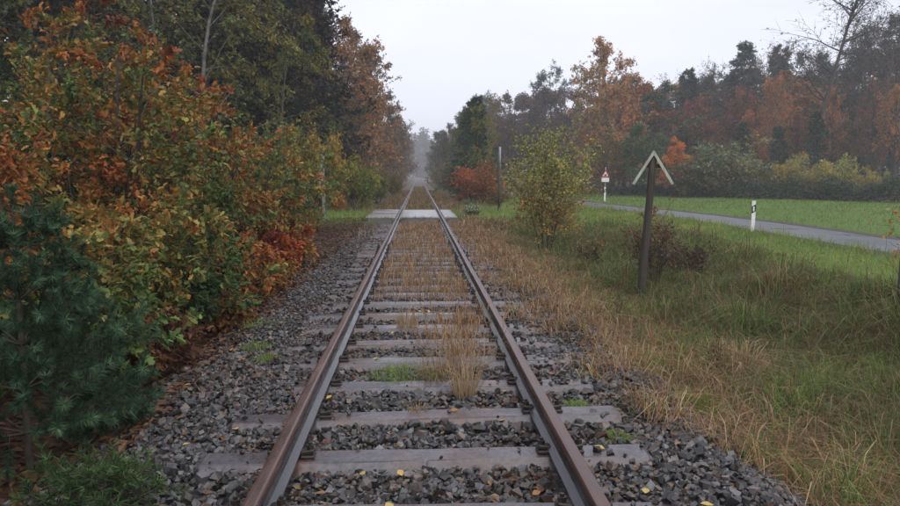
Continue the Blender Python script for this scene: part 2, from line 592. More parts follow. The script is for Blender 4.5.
fb = MB()
fb.box((.008, 0, .010), (.075, .10, .020), bev=.004)
fb.box((.005, 0, .032), (.075, .062, .026), Euler((0, R(-8), 0)), bev=.006)
fb.cyl((.02, 0, .03), (.02, 0, .085), .011, k=8)
fb.cyl((.02, 0, .045), (.02, 0, .070), .022, k=6)
fb.cyl((.02, 0, .040), (.02, 0, .046), .028, k=10)
fast_me = fb.mesh('rail_fastener', M['fastener'])
sleeper_y = []
k = 0
rgs = np.random.default_rng(8)
while True:
    y = SLEEPER0 + PITCH * k
    k += 1
    if y > 75: break
    if 23.2 < y < 29.3: continue
    y += rgs.normal(0, .012)
    sleeper_y.append(y)
    s = tpart('sleeper', sl_meshes[rgs.integers(6)], (rgs.normal(0, .012), y, -.166 + rgs.normal(0, .004)))
    s.rotation_euler = (rgs.normal(0, .012), rgs.normal(0, .004), rgs.normal(0, .008) + (PI if rgs.random() < .5 else 0))
    if 2 < y < 16:
        flip = abs(s.rotation_euler[2]) > 2
        for sx in (-1, 1):
            for side in (-1, 1):
                x = sx * .7525 + side * .085
                f = part('rail_fastener', fast_me, s, loc=((-x if flip else x), 0, 0.0))
                f.rotation_euler = (0, 0, (0 if side > 0 else PI) + (PI if flip else 0))
sleeper_y = np.array(sleeper_y)

# stones
ico_v = []
ph = (1 + 5 ** .5) / 2
ico_v = nrm(np.array([(-1, ph, 0), (1, ph, 0), (-1, -ph, 0), (1, -ph, 0), (0, -1, ph), (0, 1, ph), (0, -1, -ph), (0, 1, -ph), (ph, 0, -1), (ph, 0, 1), (-ph, 0, -1), (-ph, 0, 1)], float))
ico_f = np.array([(0,11,5),(0,5,1),(0,1,7),(0,7,10),(0,10,11),(1,5,9),(5,11,4),(11,10,2),(10,7,6),(7,1,8),(3,9,4),(3,4,2),(3,2,6),(3,6,8),(3,8,9),(4,9,5),(2,4,11),(6,2,10),(8,6,7),(9,8,1)])
box_v = np.array([(-1,-1,-1),(1,-1,-1),(1,1,-1),(-1,1,-1),(-.8,-.8,1),(.8,-.8,1),(.8,.8,1),(-.8,.8,1)], float)*.72
box_f = np.array([(0,2,1),(0,3,2),(4,5,6),(4,6,7),(0,1,5),(0,5,4),(1,2,6),(1,6,5),(2,3,7),(2,7,6),(3,0,4),(3,4,7)])
oct_v = np.array([(1,0,0),(-1,0,0),(0,1,0),(0,-1,0),(0,0,1),(0,0,-1)], float)
oct_f = np.array([(0,2,4),(2,1,4),(1,3,4),(3,0,4),(2,0,5),(1,2,5),(3,1,5),(0,3,5)])

def rand_rot(rg, n):
    q = nrm(rg.normal(size=(n, 4)))
    w, x, y, z = q.T
    return np.stack([np.stack([1-2*(y*y+z*z), 2*(x*y-z*w), 2*(x*z+y*w)], -1),
                     np.stack([2*(x*y+z*w), 1-2*(x*x+z*z), 2*(y*z-x*w)], -1),
                     np.stack([2*(x*z-y*w), 2*(y*z+x*w), 1-2*(x*x+y*y)], -1)], -2)

def stone_pos(rg, n, y0, y1):
    y = rg.uniform(y0, y1, n)
    x = rg.uniform(-2.3, 2.15, n)
    r = np.clip(rg.lognormal(math.log(.0178), .38, n), .009, .042)
    # keep off rails and (mostly) sleepers
    ok = np.abs(np.abs(x) - .7525) > .064 + r*.7
    ok &= ~((np.abs(np.abs(x)-.7525) < .17) & (np.min(np.abs(y[:, None] - sleeper_y[None]), 1) < .10))
    dsl = np.min(np.abs(y[:, None] - sleeper_y[None]), 1)
    over = rg.random(n) < np.where(np.abs(x) > .93, np.clip(.62 + .45*np.sin(y*1.7+np.sign(x)*2) + .1*(y > 5), .12, .97)*np.where(y < 4.8, .12, 1), .05)
    ok &= (dsl > .105 + r*.5) | (np.abs(x) > 1.25) | (over & (np.abs(x) > .95))| (rg.random(n) < .012)
    onsl = (dsl < .10) & (np.abs(x) < 1.25)
    # thin out at the outer edges
    ok &= rg.random(n) < 1 - .8*sstep(1.8, 2.3, np.abs(x))
    x, y, r, onsl = x[ok], y[ok], r[ok], onsl[ok]
    r = np.where(onsl, r*np.where(np.abs(x) > .93, .9, .6), r)
    z = gz(x, np.full_like(x, 5.0)) + r*rg.uniform(-.5, .5, len(x)) + .012*np.sin(3.1*y+2*x)
    z = np.where(onsl, -.166 + r*np.where(np.abs(x) > .93, .35, .55), np.minimum(z, np.where(np.abs(x) < 1.25, -.178, z)))
    return x, y, z, r

def stone_tint(rg, n, x, y):
    v = .012 + .105*rg.random(n)**1.9
    c = np.stack([v*1.0, v*.98, v*1.0], 1)
    warm = rg.random(n) < .3
    c[warm] *= np.array([1.2, .95, .8])
    rust = rg.random(n) < .45*np.exp(-((np.abs(np.abs(x)-.7525))/.22)**2)
    c[rust] *= np.array([1.15, .75, .6])
    pale = rg.random(n) < .05
    c[pale] *= 1.5
    dirt = (patch(np.stack([x, y, 0*x], 1), .9, 1.0) > .25) & (rg.random(n) < .6)
    c[dirt] *= np.array([.85, .7, .6])
    return c

def stones(name, rg, n, y0, y1, base, faces):
    x, y, z, r = stone_pos(rg, n, y0, y1)
    n = len(x)
    V = base[None] * rg.uniform(.62, 1.3, (n, len(base), 3))
    V = V * (r[:, None, None] * rg.uniform(.6, 1.35, (n, 1, 3)))
    V = np.einsum('nij,nvj->nvi', rand_rot(rg, n), V)
    V[..., 2] *= .85
    V += np.stack([x, y, z], 1)[:, None]
    F = faces[None] + (np.arange(n) * len(base))[:, None, None]
    t = np.repeat(stone_tint(rg, n, x, y), len(base), 0)
    me = npmesh(name, V.reshape(-1, 3), [F.reshape(-1, 3)], M['stone'], t)
    return tag(part(name, me, ballast), kind='stuff')

rg = np.random.default_rng(11)
stones('crushed_stone', rg, 9500, 2.0, 6.5, ico_v, ico_f)
stones('crushed_stone', rg, 16500, 2.0, 6.5, box_v, box_f)
stones('crushed_stone', rg, 27000, 6.5, 13, oct_v, oct_f)
stones('crushed_stone', rg, 15000, 13, 23.6, oct_v, oct_f)
# the largest stones, one by one
st_me = []
for i in range(10):
    bv_, bf_ = (ico_v, ico_f) if i % 4 else (box_v, box_f)
    V = bv_ * rg.uniform(.62, 1.25, bv_.shape) * rg.uniform(.6, 1.35, (1, 3))
    st_me.append(npmesh('stone', V, [bf_], M['stone'], np.ones((len(bv_), 3))))
x, y, z, r = stone_pos(rg, 520, 2.75, 5.2)
c = stone_tint(rg, len(x), x, y)
for i in range(min(300, len(x))):
    s = part('stone', st_me[i % 10], ballast, c[i], (x[i], y[i], z[i] + .012))
    rr_ = min(max(r[i], .019), .030)
    s.scale = (rr_ * 1.1, rr_ * 1.1, rr_ * .9)
    s.rotation_euler = tuple(rg.uniform(0, 6, 3))

# ------------------------------------------------------------------ level crossing
cross = thing('level_crossing', (0, 26.35, -.06), 'pale wet asphalt slab of the small crossing over the track', 'crossing')
for (x0, x1) in ((-1.84, -.80), (-.655, .655), (.80, 1.27)):
    for k, (ya, yb) in enumerate(((-2.62, -.90), (-.885, .86), (.875, 2.6))):
        b_ = MB().box(((x0+x1)/2, (ya+yb)/2, -.028 + .006*((k*2+int(x0*3)) % 3)), (x1-x0, yb-ya, .15), bev=.025)
        part('slab', b_.mesh('slab', M['crossing']), cross)
cross['kind'] = 'structure'
# ------------------------------------------------------------------ vegetation tools
def oak_leaf(h=((.0, .02), (.2, .20), (.32, .11), (.54, .33), (.66, .18), (.86, .22)), fold=.30, curl=.10, twist=0.0):
    V = [(0, 0, 0), (1, 0, -curl)]
    V += [(t, w, (fold+twist)*w - curl*t*t) for t, w in h] + [(t, -w, (fold-twist)*w - curl*t*t) for t, w in h]
    n = len(h)
    f1 = [0] + list(range(2, 2+n)) + [1]
    f2 = [1] + list(range(2+n, 2+2*n))[::-1] + [0]
    return np.array(V), [np.array([f1]), np.array([f2])]

def plain_leaf():
    V = np.array([(0, 0, 0), (.45, .28, .08), (1, 0, -.08), (.45, -.28, .08)])
    return V, [np.array([(0, 1, 2), (0, 2, 3)])]

def sprig(seed, n=6, droop=.2, width=.32, spread=75):
    rg = np.random.default_rng(seed)
    V, F = [], []
    for i in range(n):
        a = R(rg.uniform(-spread, spread)); t = rg.uniform(0, .65)
        L = rg.uniform(.32, .5); w = L * width
        d = np.array([math.cos(a), math.sin(a), rg.uniform(-.5, .4)]); d /= np.linalg.norm(d)
        s = np.cross(d, rg.normal(size=3)); s /= np.linalg.norm(s)
        p = np.array([t, rg.uniform(-.16, .16), rg.uniform(-.14, .14) - droop*t])
        k = len(V)
        V += [p, p + d*L*.5 + s*w, p + d*L, p + d*L*.5 - s*w]
        F += [(k, k+1, k+2), (k, k+2, k+3)]
    return np.array(V), [np.array(F)]

def frond(seed, n=7, droop=.35):
    """flat drooping conifer spray"""
    rg = np.random.default_rng(seed)
    V, F = [], []
    def bar(p, d, L, w):
        s = np.cross(d, (0, 0, 1)); s /= np.linalg.norm(s) + 1e-9
        s = s + np.array([0, 0, rg.uniform(-.5, .5)])
        k = len(V)
        V.extend([p, p + d*L*.4 + s*w, p + d*L, p + d*L*.4 - s*w])
        F.extend([(k, k+1, k+2), (k, k+2, k+3)])
    bar(np.zeros(3), nrm(np.array([1, 0, -droop])), 1.0, .07)
    for i in range(n):
        t = .1 + .75*i/n; sd = 1 if i % 2 else -1
        d = nrm(np.array([.8, sd*rg.uniform(.6, 1.0), -droop - rg.uniform(0, .5)]))
        bar(np.array([t, 0, -droop*t]), d, .45*(1-t*.6), .07)
    return np.array(V), [np.array(F)]

def scatter(templates, rg, C, D, S, tint, up_bias=.6, flat=None):
    """place leaf templates at C, axis D, size S; returns V, faces, tint"""
    n = len(C)
    D = nrm(D)
    up = np.array([0, 0, 1.0]) * up_bias + rg.normal(0, 1, (n, 3)) * (1 - up_bias) if flat is None else np.tile([0, 0, 1.0], (n, 1)) + rg.normal(0, flat, (n, 3))
    S_ = nrm(np.cross(up, D))
    Nn = np.cross(D, S_)
    which = rg.integers(len(templates), size=n)
    Vs, Fs, Ts = [], {}, []
    off = 0
    for k, (tv, tf) in enumerate(templates):
        ix = np.where(which == k)[0]
        if not len(ix): continue
        s = S[ix][:, None, None]
        V = C[ix][:, None] + s * (tv[None, :, :1]*D[ix][:, None] + tv[None, :, 1:2]*S_[ix][:, None] + tv[None, :, 2:]*Nn[ix][:, None])
        Vs.append(V.reshape(-1, 3))
        Ts.append(np.repeat(tint[ix], len(tv), 0))
        base = off + np.arange(len(ix)) * len(tv)
        for f in tf:
            Fs.setdefault(f.shape[1], []).append((f[None] + base[:, None, None]).reshape(-1, f.shape[1]))
        off += len(ix) * len(tv)
    return np.concatenate(Vs), [np.concatenate(v) for v in Fs.values()], np.concatenate(Ts)

def leaf_mesh(name, templates, rg, C, D, S, tint, mat, **kw):
    V, F, T = scatter(templates, rg, C, D, S, tint, **kw)
    return npmesh(name, V, F, mat, T)

def perp(d):
    a = np.array([1.0, 0, 0]) if abs(d[0]) < .7 else np.array([0, 1.0, 0])
    u = np.cross(d, a); u /= np.linalg.norm(u)
    return u, np.cross(d, u)

def grow(rg, P, p, d, L, r, lvl=0, out=None):
    q = P[lvl]; n = q['seg']
    p = np.array(p, float); d = np.array(d, float)
    pts = [p]
    up = q.get('up', 0); w = q.get('wig', .1)
    dirs = []
    nz = rg.normal(0, w, (n, 3))
    for i in range(n):
        d = d + nz[i]; d[2] += up
        d = d / math.sqrt(d @ d)
        dirs.append(d)
        p = p + d * (L / n)
        pts.append(p)
    rad = np.linspace(r, r*q.get('tip', .25), n+1)
    out.append((lvl, np.array(pts), rad))
    if lvl + 1 < len(P):
        k = q['n']; t0 = q.get('t0', .3); t1 = q.get('t1', 1.0)
        az = rg.random() * 6.28
        for j in range(k):
            t = t0 + (t1-t0) * (j + rg.random()) / k
            fi = min(t * n, n - 1e-6); i = int(fi); fr = fi - i
            pos = pts[i] * (1-fr) + pts[i+1] * fr
            dd = dirs[i]
            an = R(rg.uniform(*q['ang'])); az += 2.4 + rg.normal(0, .4)
            u, v = perp(dd)
            cd = dd*math.cos(an) + (u*math.cos(az) + v*math.sin(az))*math.sin(an)
            sh = q['shape'](t) if 'shape' in q else 1.0
            cl = L * q['ratio'] * sh * rg.uniform(.7, 1.2)
            rp = r + (r*q.get('tip', .25) - r) * t
            grow(rg, P, pos, cd, cl, max(rp * q.get('rr', .5), P[lvl+1].get('rmin', .003)), lvl+1, out)
    return out

def wood_mesh(name, sk, mat, sides=(7, 5, 4, 3, 3), maxlvl=9):
    Vs, Fs, off = [], [], 0
    for lvl, pts, rad in sk:
        if lvl > maxlvl: continue
        V, F = tube_arr(pts, rad, sides[lvl])
        Vs.append(V); Fs.append(F + off); off += len(V)
    return npmesh(name, np.concatenate(Vs), [np.concatenate(Fs)], mat, None, True)

def leaf_points(rg, sk, lvls, per, t0=.2, jit=.03):
    C, D = [], []
    for lvl, pts, rad in sk:
        if lvl not in lvls: continue
        m = per if isinstance(per, int) else per[lvl]
        if m <= 0: continue
        n = len(pts) - 1
        t = rg.uniform(t0, 1, m) * n
        i = np.minimum(t.astype(int), n-1); f = (t - i)[:, None]
        C.append(pts[i]*(1-f) + pts[i+1]*f)
        D.append(pts[i+1]-pts[i])
    C = np.concatenate(C); D = nrm(np.concatenate(D))
    return C + rg.normal(0, jit, C.shape), D

def palette(rg, C, cols, f, ph, bias=0.0, spread=.28, hvar=.12):
    """pick from a colour row by patches in space with leaf-to-leaf variation"""
    cols = np.array(cols)
    t = (patch(C, f, ph) * .5 + .5 + bias + rg.normal(0, spread*.5, len(C))).clip(0, .9999) * (len(cols)-1)
    i = t.astype(int); fr = (t-i)[:, None]
    c = cols[i]*(1-fr) + cols[np.minimum(i+1, len(cols)-1)]*fr
    return (c * rg.normal(1, hvar, (len(C), 1)).clip(.55, 1.5) * rg.normal(1, .06, (len(C), 3)).clip(.8, 1.2)).clip(.004, .8)

# ------------------------------------------------------------------ young oaks beside the track (left)
OAK = [(.055, .092, .026), (.095, .135, .038), (.15, .165, .046), (.24, .165, .042), (.31, .145, .036), (.31, .100, .030), (.22, .066, .026), (.14, .045, .02)]
OAKG = [(.045, .082, .026), (.075, .12, .036), (.12, .16, .048), (.19, .175, .05), (.30, .15, .038), (.28, .09, .026)]
OAKR = [(.16, .10, .03), (.28, .13, .028), (.32, .10, .024), (.30, .065, .02), (.20, .035, .018), (.12, .03, .016)]
oak_tpl = [oak_leaf(), oak_leaf(fold=.7, curl=.35), oak_leaf(fold=.1, curl=-.15, twist=.4), oak_leaf(fold=-.3, curl=.45), oak_leaf(((.0, .02), (.25, .12), (.4, .05), (.6, .17), (.85, .12)), .9, .6, .3)]
_hl = ((.3, .26), (.45, .15), (.72, .31))
oak_tpl_far = [oak_leaf(_hl), oak_leaf(_hl, .7, .35), oak_leaf(_hl, -.2, .4, .3)]
near_leaf = []        # candidates for single leaves
def oak_shrub(x, y, h, rad, cols, seed, label, bias=0.0, leaves=7000, stems=6, leaf=.068, group='young oaks along the track', f=.9, lift=0.0):
    rg = np.random.default_rng(seed)
    P = [dict(seg=6, wig=.10, up=.05, n=8, t0=.12, ang=(35, 75), ratio=.55, shape=lambda t: 1.25-.75*t, tip=.2, rr=.5),
         dict(seg=4, wig=.16, up=.06, n=6, t0=.2, ang=(30, 65), ratio=.5, shape=lambda t: 1.2-.5*t, tip=.3, rr=.55, rmin=.004),
         dict(seg=2, wig=.2, up=.05, n=0, ang=(30, 60), ratio=.5, tip=.5, rmin=.0025)]
    sk = []
    h = h * .84
    for i in range(stems):
        a = i*2.4 + rg.random(); lean = rg.uniform(.12, .55) * (rad / max(h, .1)) * 1.5
        d = nrm(np.array([math.cos(a)*lean, math.sin(a)*lean, 1.0]))
        grow(rg, P, (math.cos(a)*.12, math.sin(a)*.12, -.06), d, h*rg.uniform(.5, 1.08), .012+.012*h*rg.uniform(.7, 1.2), 0, sk)
    z = float(gz(x, y))
    root = thing('oak_shrub', (x, y, z), label, 'shrub', group)
    part('branches', wood_mesh('branches', sk, M['bark'], (6, 4, 3)), root)
    nt_ = sum(1 for s in sk if s[0] == 2)
    per = max(4, int(leaves*1.3) // nt_)
    C, D = leaf_points(rg, sk, (2, 1), {2: per, 1: per//3}, .55, .036)
    keep = C[:, 2] > .08 + lift
    C, D = C[keep], D[keep]
    n = len(C)
    out = nrm(C - np.array([0, 0, h*.4]))
    D2 = D*.55 + out*.3 + rg.normal(0, .6, (n, 3)); D2[:, 2] -= .2
    S = leaf * rg.lognormal(0, .28, n).clip(.45, 1.7)
    t = palette(rg, C, cols, f*1.5, seed*1.7, bias - .14 + .40*np.clip(C[:, 2]/h - .6, -.45, .6), .26, .22)
    root_w = np.array([x, y, z])
    dist = np.linalg.norm(C + root_w - np.array(cam.location), axis=1)
    near_leaf.append((root, C, D2, S, t, dist, seed))
    me = leaf_mesh('crown', oak_tpl if y < 8.3 else oak_tpl_far, rg, C, D2, S, t, M['leaf'], up_bias=.62)
    tag(part('crown', me, root), kind='stuff')
    return root

oak_shrub(-4.9, 6.6, 2.75, 1.5, OAK, 31, 'tall young oak in mixed green and brown leaf behind the young pine', -.08, 8000, 7)
oak_shrub(-4.05, 9.3, 3.95, 1.5, OAK, 32, 'tallest young oak by the track, rust orange at its top', .0, 10500, 8)
oak_shrub(-3.75, 11.3, 3.35, 1.5, OAK, 33, 'rounded orange and green oak shrub sloping down towards the crossing', .12, 8500, 7)
oak_shrub(-3.5, 14.0, 2.75, 1.25, OAK, 34, 'yellow green oak shrub at the end of the row near the crossing', .05, 6000, 6)
oak_shrub(-2.95, 7.6, 1.65, 1.0, OAKG, 35, 'low green leaved oak shrub leaning over the ballast edge', .0, 5000, 6)
oak_shrub(-3.15, 5.9, 1.5, .9, OAKG, 36, 'low green and yellow oak shrub just behind the dark young pine', .15, 4500, 6)
oak_shrub(-2.85, 9.8, 1.35, .95, OAK, 37, 'low brown and olive oak shrub at the edge of the stones', .1, 4000, 6)
oak_shrub(-2.7, 12.3, .95, .8, OAKR, 38, 'low scarlet and orange oak shrub at the edge of the stones', .05, 3500, 6)
oak_shrub(-2.75, 14.4, .95, .8, OAKR, 39, 'low bright orange oak shrub near the grass of the crossing', -.15, 3000, 6)
oak_shrub(-6.4, 8.9, 3.1, 1.5, OAK, 40, 'dusky green and brown oak at the back of the shrub row', -.05, 5500, 7)
oak_shrub(-5.4, 11.6, 3.6, 1.5, OAK, 41, 'brown oak shrub deep in the row under the birches', .1, 5500, 7)
oak_shrub(-4.7, 4.4, 2.0, 1.1, OAKG, 42, 'olive oak shrub rising behind the pine stem', .1, 4000, 6)

OAKB = [(.06, .035, .02), (.12, .055, .028), (.20, .09, .035), (.26, .14, .04), (.10, .12, .035)]
oak_shrub(-2.5, 6.5, .75, .6, OAKB, 43, 'knee high brown oak scrub at the ballast edge behind the pine', .0, 1900, 6, .06)
oak_shrub(-2.4, 8.3, .7, .6, OAKB, 44, 'knee high russet oak scrub below the green leaved oak', .1, 1900, 6, .06)
oak_shrub(-2.35, 10.6, .7, .6, OAKB, 45, 'knee high rusty oak scrub beside the scarlet shrub', .15, 1700, 6, .06)
# the leaves that show largest, one by one
one_leaf = npmesh('leaf', oak_leaf()[0], oak_leaf()[1], M['leaf'], np.ones((14, 3)))
rg = np.random.default_rng(77)
for root, C, D, S, t, dist, seed in near_leaf:
    if seed not in (35, 36): continue
    cand = np.argsort(dist)[:900]
    cand = rg.permutation(cand)[:150]
    for i in cand:
        l = part('leaf', one_leaf, root, t[i] * 1.1, C[i] + rg.normal(0, .03, 3))
        dirv = Vector(D[i])
        l.rotation_euler = dirv.to_track_quat('X', 'Z').to_euler()
        l.scale = (S[i]*1.1,) * 3

# ------------------------------------------------------------------ young pines in the foreground
def needles(rg, sk, lvls, per_m, length, cols, t0=.25, wid=.0026):
    C, D, Rr = [], [], []
    for lvl, pts, rad in sk:
        if lvl not in lvls: continue
        L = np.linalg.norm(np.diff(pts, axis=0), axis=1).sum()
        m = max(6, int(per_m * L))
        n = len(pts)-1
        tt = rg.uniform(t0, 1, m); tt[:m//6] = rg.uniform(.94, 1, m//6)
        t = tt*n
        i = np.minimum(t.astype(int), n-1); f = (t-i)[:, None]
        C.append(pts[i]*(1-f)+pts[i+1]*f)
        ax = nrm(pts[i+1]-pts[i])
        side = nrm(np.cross(ax, rg.normal(size=(m, 3))))
        D.append(nrm(ax*rg.uniform(.5, 1.1, (m, 1)) + side))
        Rr.append(tt)
    C = np.concatenate(C); D = np.concatenate(D)
    n = len(C)
    L = length*rg.uniform(.7, 1.15, (n, 1))
    s = nrm(np.cross(D, rg.normal(size=(n, 3)))) * wid
    droop = np.array([0, 0, -.12])
    V = np.stack([C - s, C + s, C + D*L + droop*L*.6], 1).reshape(-1, 3)
    F = np.arange(n*3).reshape(-1, 3)
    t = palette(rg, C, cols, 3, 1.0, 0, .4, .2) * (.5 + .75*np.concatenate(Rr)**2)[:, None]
    return V, F, np.repeat(t, 3, 0)

PINE = [(.026, .056, .030), (.044, .084, .044), (.070, .120, .062)]
def young_pine(x, y, h, whorls, label, seed, reach, cols=PINE, per_m=750, nl=.062, lean=0.0):
    rg = np.random.default_rng(seed)
    z = float(gz(x, y))
    root = thing('young_pine', (x, y, z), label, 'pine')
    P1 = [dict(seg=5, wig=.05, up=.07, n=8, t0=.22, ang=(30, 52), ratio=.40, shape=lambda t: 1.25-.5*t, tip=.35, rr=.6, rmin=.003),
          dict(seg=3, wig=.05, up=.06, n=0, tip=.5, rmin=.0025)]
    sk = [(9, np.array([(0, 0, -.05), (lean*h*.3, 0, h*.5), (lean*h*.6, 0, h*.85), (lean*h*.7, 0, h)]), np.array([.022, .016, .009, .004])*(h/1.6))]
    top = [(1, np.array([(lean*h*.55, 0, h*.8), (lean*h*.65, 0, h*.93), (lean*h*.7, 0, h)]), np.array([.006, .005, .004]))]
    br = []
    for k in range(whorls):
        f = (k+.3)/whorls
        for j in range(7):
            a = j*PI/3.5 + k*.5 + rg.normal(0, .15)
            el = .18 + .5*f
            d = nrm(np.array([math.cos(a), math.sin(a), el]))
            grow(rg, P1, (lean*h*.6*f, 0, h*(.10+.78*f)), d, reach*(1.05-.8*f)*rg.uniform(.8, 1.15), .009*(1.1-.6*f), 0, br)
    V, F = [], []
    me = wood_mesh('stem', [(0, p, r) for l, p, r in sk] + [(l+1, p, r) for l, p, r in br], M['bark'], (7, 4, 3))
    part('stem', me, root)
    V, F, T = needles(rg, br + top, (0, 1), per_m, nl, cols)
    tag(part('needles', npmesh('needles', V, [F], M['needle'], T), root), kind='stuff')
    return root
young_pine(-2.42, 4.3, 1.75, 5, 'dark blue green young pine beside the ballast at the oak row', 51, .88, per_m=800)
young_pine(-1.50, 3.2, .27, 2, 'small bright green pine seedling at the edge of the ballast', 52, .34, [(.022, .045, .018), (.038, .068, .024), (.058, .09, .032)], 380, .06)
young_pine(-2.15, 4.75, .38, 2, 'tiny dark pine seedling under the oak shrubs', 53, .30, per_m=900)
young_pine(-3.1, 3.5, 1.1, 4, 'dark bushy pine sapling behind the small seedling', 54, .7, per_m=700)

# ------------------------------------------------------------------ tall trees
far_tpl = [sprig(i, 5) for i in range(6)]
birch_tpl = [sprig(20+i, 5, .6, .26, 50) for i in range(5)]
spruce_tpl = [frond(40+i) for i in range(5)]
pine_tpl = [sprig(60+i, 9, -.1, .12, 90) for i in range(5)]

def tree_meshes(kind, seed):
    """(wood mesh, crown mesh, height); tint is near-grey variation, the leaf colour comes from each tree's own colour"""
    rg = np.random.default_rng(seed)
    sk = []
    bark = M['far_bark']
    if kind in ('broad', 'broad_low', 'thin'):
        H = 14.0
        low = kind == 'broad_low'
        P = [dict(seg=9, wig=.05, up=.03, n=20 if low else 16, t0=.06 if low else .25, ang=(40, 75), ratio=.36, shape=lambda t: (1.15-.75*t) if low else (1.0-.55*abs(t-.45)-.3*t), tip=.12, rr=.42),
             dict(seg=5, wig=.13, up=.05, n=6, t0=.25, ang=(28, 60), ratio=.5, shape=lambda t: 1.2-.5*t, tip=.2, rr=.5, rmin=.018),
             dict(seg=3, wig=.16, up=.05, n=3, t0=.3, ang=(25, 55), ratio=.55, tip=.4, rr=.6, rmin=.012),
             dict(seg=2, wig=.15, up=.03, tip=.5, rmin=.008)]
        grow(rg, P, (0, 0, -.2), (0, 0, 1), H, .2, 0, sk)
        per = {3: 11, 2: 12, 1: 9} if kind != 'thin' else {3: 2, 2: 1, 1: 0}
        C, D = leaf_points(rg, sk, (1, 2, 3), per, .15, .14)
        if kind == 'thin':
            keep = rg.random(len(C)) < np.clip(1.15 - C[:, 2]/H*1.0, .06, 1)
            C, D = C[keep], D[keep]
        D2 = D*.5 + rg.normal(0, .7, C.shape); D2[:, 2] -= .2
        S = rg.uniform(.28, .52, len(C))
        tpl = far_tpl; mat = M['far_leaf']
        sides = (7, 4, 3, 3)
    elif kind == 'birch':
        H = 12.0; bark = M['birch_bark']
        P = [dict(seg=9, wig=.04, up=.04, n=18, t0=.22, ang=(30, 55), ratio=.33, shape=lambda t: 1.15-.7*t, tip=.1, rr=.35),
             dict(seg=6, wig=.10, up=-.06, n=7, t0=.25, ang=(25, 60), ratio=.5, shape=lambda t: 1.1-.3*t, tip=.2, rr=.5, rmin=.012),
             dict(seg=5, wig=.08, up=-.30, tip=.4, rmin=.008)]
        grow(rg, P, (0, 0, -.2), (0.03, 0, 1), H, .12, 0, sk)
        C, D = leaf_points(rg, sk, (1, 2), {2: 17, 1: 6}, .1, .07)
        D2 = D*.6 + rg.normal(0, .45, C.shape); D2[:, 2] -= .5
        S = rg.uniform(.22, .42, len(C))
        tpl = birch_tpl; mat = M['far_leaf']; sides = (7, 4, 3)
    elif kind == 'spruce':
        H = 14.0
        P = [dict(seg=8, wig=.012, up=.05, n=95, t0=.04, ang=(78, 100), ratio=.235, shape=lambda t: 1.12-1.0*t, tip=.06, rr=.22),
             dict(seg=4, wig=.05, up=.03, n=7, t0=.2, ang=(35, 60), ratio=.38, shape=lambda t: 1.15-.6*t, tip=.25, rr=.5, rmin=.01),
             dict(seg=2, wig=.07, up=-.05, tip=.5, rmin=.007)]
        grow(rg, P, (0, 0, -.2), (0, 0, 1), H, .19, 0, sk)
        C, D = leaf_points(rg, sk, (1, 2), {2: 5, 1: 8}, .1, .05)
        D2 = D + rg.normal(0, .25, C.shape)
        S = rg.uniform(.3, .55, len(C))
        tpl = spruce_tpl; mat = M['needle']; sides = (6, 3, 3)
    elif kind == 'scots':
        H = 16.0
        P = [dict(seg=9, wig=.04, up=.04, n=17, t0=.5, ang=(55, 85), ratio=.25, shape=lambda t: 1.1-.55*t, tip=.2, rr=.4),
             dict(seg=5, wig=.16, up=.04, n=6, t0=.3, ang=(30, 60), ratio=.42, tip=.25, rr=.5, rmin=.02),
             dict(seg=3, wig=.15, up=.12, n=3, t0=.4, ang=(25, 50), ratio=.5, tip=.4, rmin=.012),
             dict(seg=2, wig=.1, up=.1, tip=.5, rmin=.01)]
        grow(rg, P, (0, 0, -.2), (0, 0, 1), H, .2, 0, sk)
        C, D = leaf_points(rg, sk, (2, 3), {3: 8, 2: 6}, .35, .13)
        D2 = D*.5 + rg.normal(0, .5, C.shape); D2[:, 2] += .4
        S = rg.uniform(.4, .65, len(C))
        tpl = pine_tpl; mat = M['needle']; sides = (7, 4, 3, 3)
    elif kind == 'bare':
        H = 15.0
        P = [dict(seg=10, wig=.06, up=.03, n=15, t0=.3, ang=(30, 60), ratio=.42, shape=lambda t: 1.0-.5*t, tip=.12, rr=.45),
             dict(seg=6, wig=.13, up=.06, n=7, t0=.2, ang=(25, 55), ratio=.5, tip=.2, rr=.5, rmin=.03),
             dict(seg=4, wig=.16, up=.05, n=5, t0=.2, ang=(25, 50), ratio=.55, tip=.3, rr=.6, rmin=.02),
             dict(seg=3, wig=.16, up=.03, tip=.5, rmin=.012)]
        grow(rg, P, (0, 0, -.2), (0, 0, 1), H, .2, 0, sk)
        C, D = leaf_points(rg, sk, (2, 3), {3: 1, 2: 1}, .2, .1)
        keep = rg.random(len(C)) < .75
        C, D = C[keep], D[keep]
        D2 = D*.5 + rg.normal(0, .6, C.shape)
        S = rg.uniform(.22, .4, len(C))
        tpl = far_tpl; mat = M['far_leaf']; sides = (7, 4, 3, 3)
    elif kind == 'shrub':
        H = 3.0
        P = [dict(seg=5, wig=.1, up=.05, n=7, t0=.15, ang=(30, 65), ratio=.5, shape=lambda t: 1.2-.6*t, tip=.25, rr=.5),
             dict(seg=4, wig=.14, up=.05, n=5, t0=.2, ang=(30, 60), ratio=.5, tip=.3, rr=.6, rmin=.008),
             dict(seg=2, wig=.15, up=.03, tip=.5, rmin=.006)]
        for i in range(8):
            a = i*2.4; le = rg.uniform(.15, .75)
            grow(rg, P, (math.cos(a)*.2, math.sin(a)*.2, -.1), nrm(np.array([math.cos(a)*le, math.sin(a)*le, 1.0])), H*rg.uniform(.6, 1), .03, 0, sk)
        C, D = leaf_points(rg, sk, (1, 2), {2: 10, 1: 5}, .15, .06)
        keep = C[:, 2] > .1
        C, D = C[keep], D[keep]
        D2 = D*.5 + rg.normal(0, .6, C.shape)
        S = rg.uniform(.15, .30, len(C))
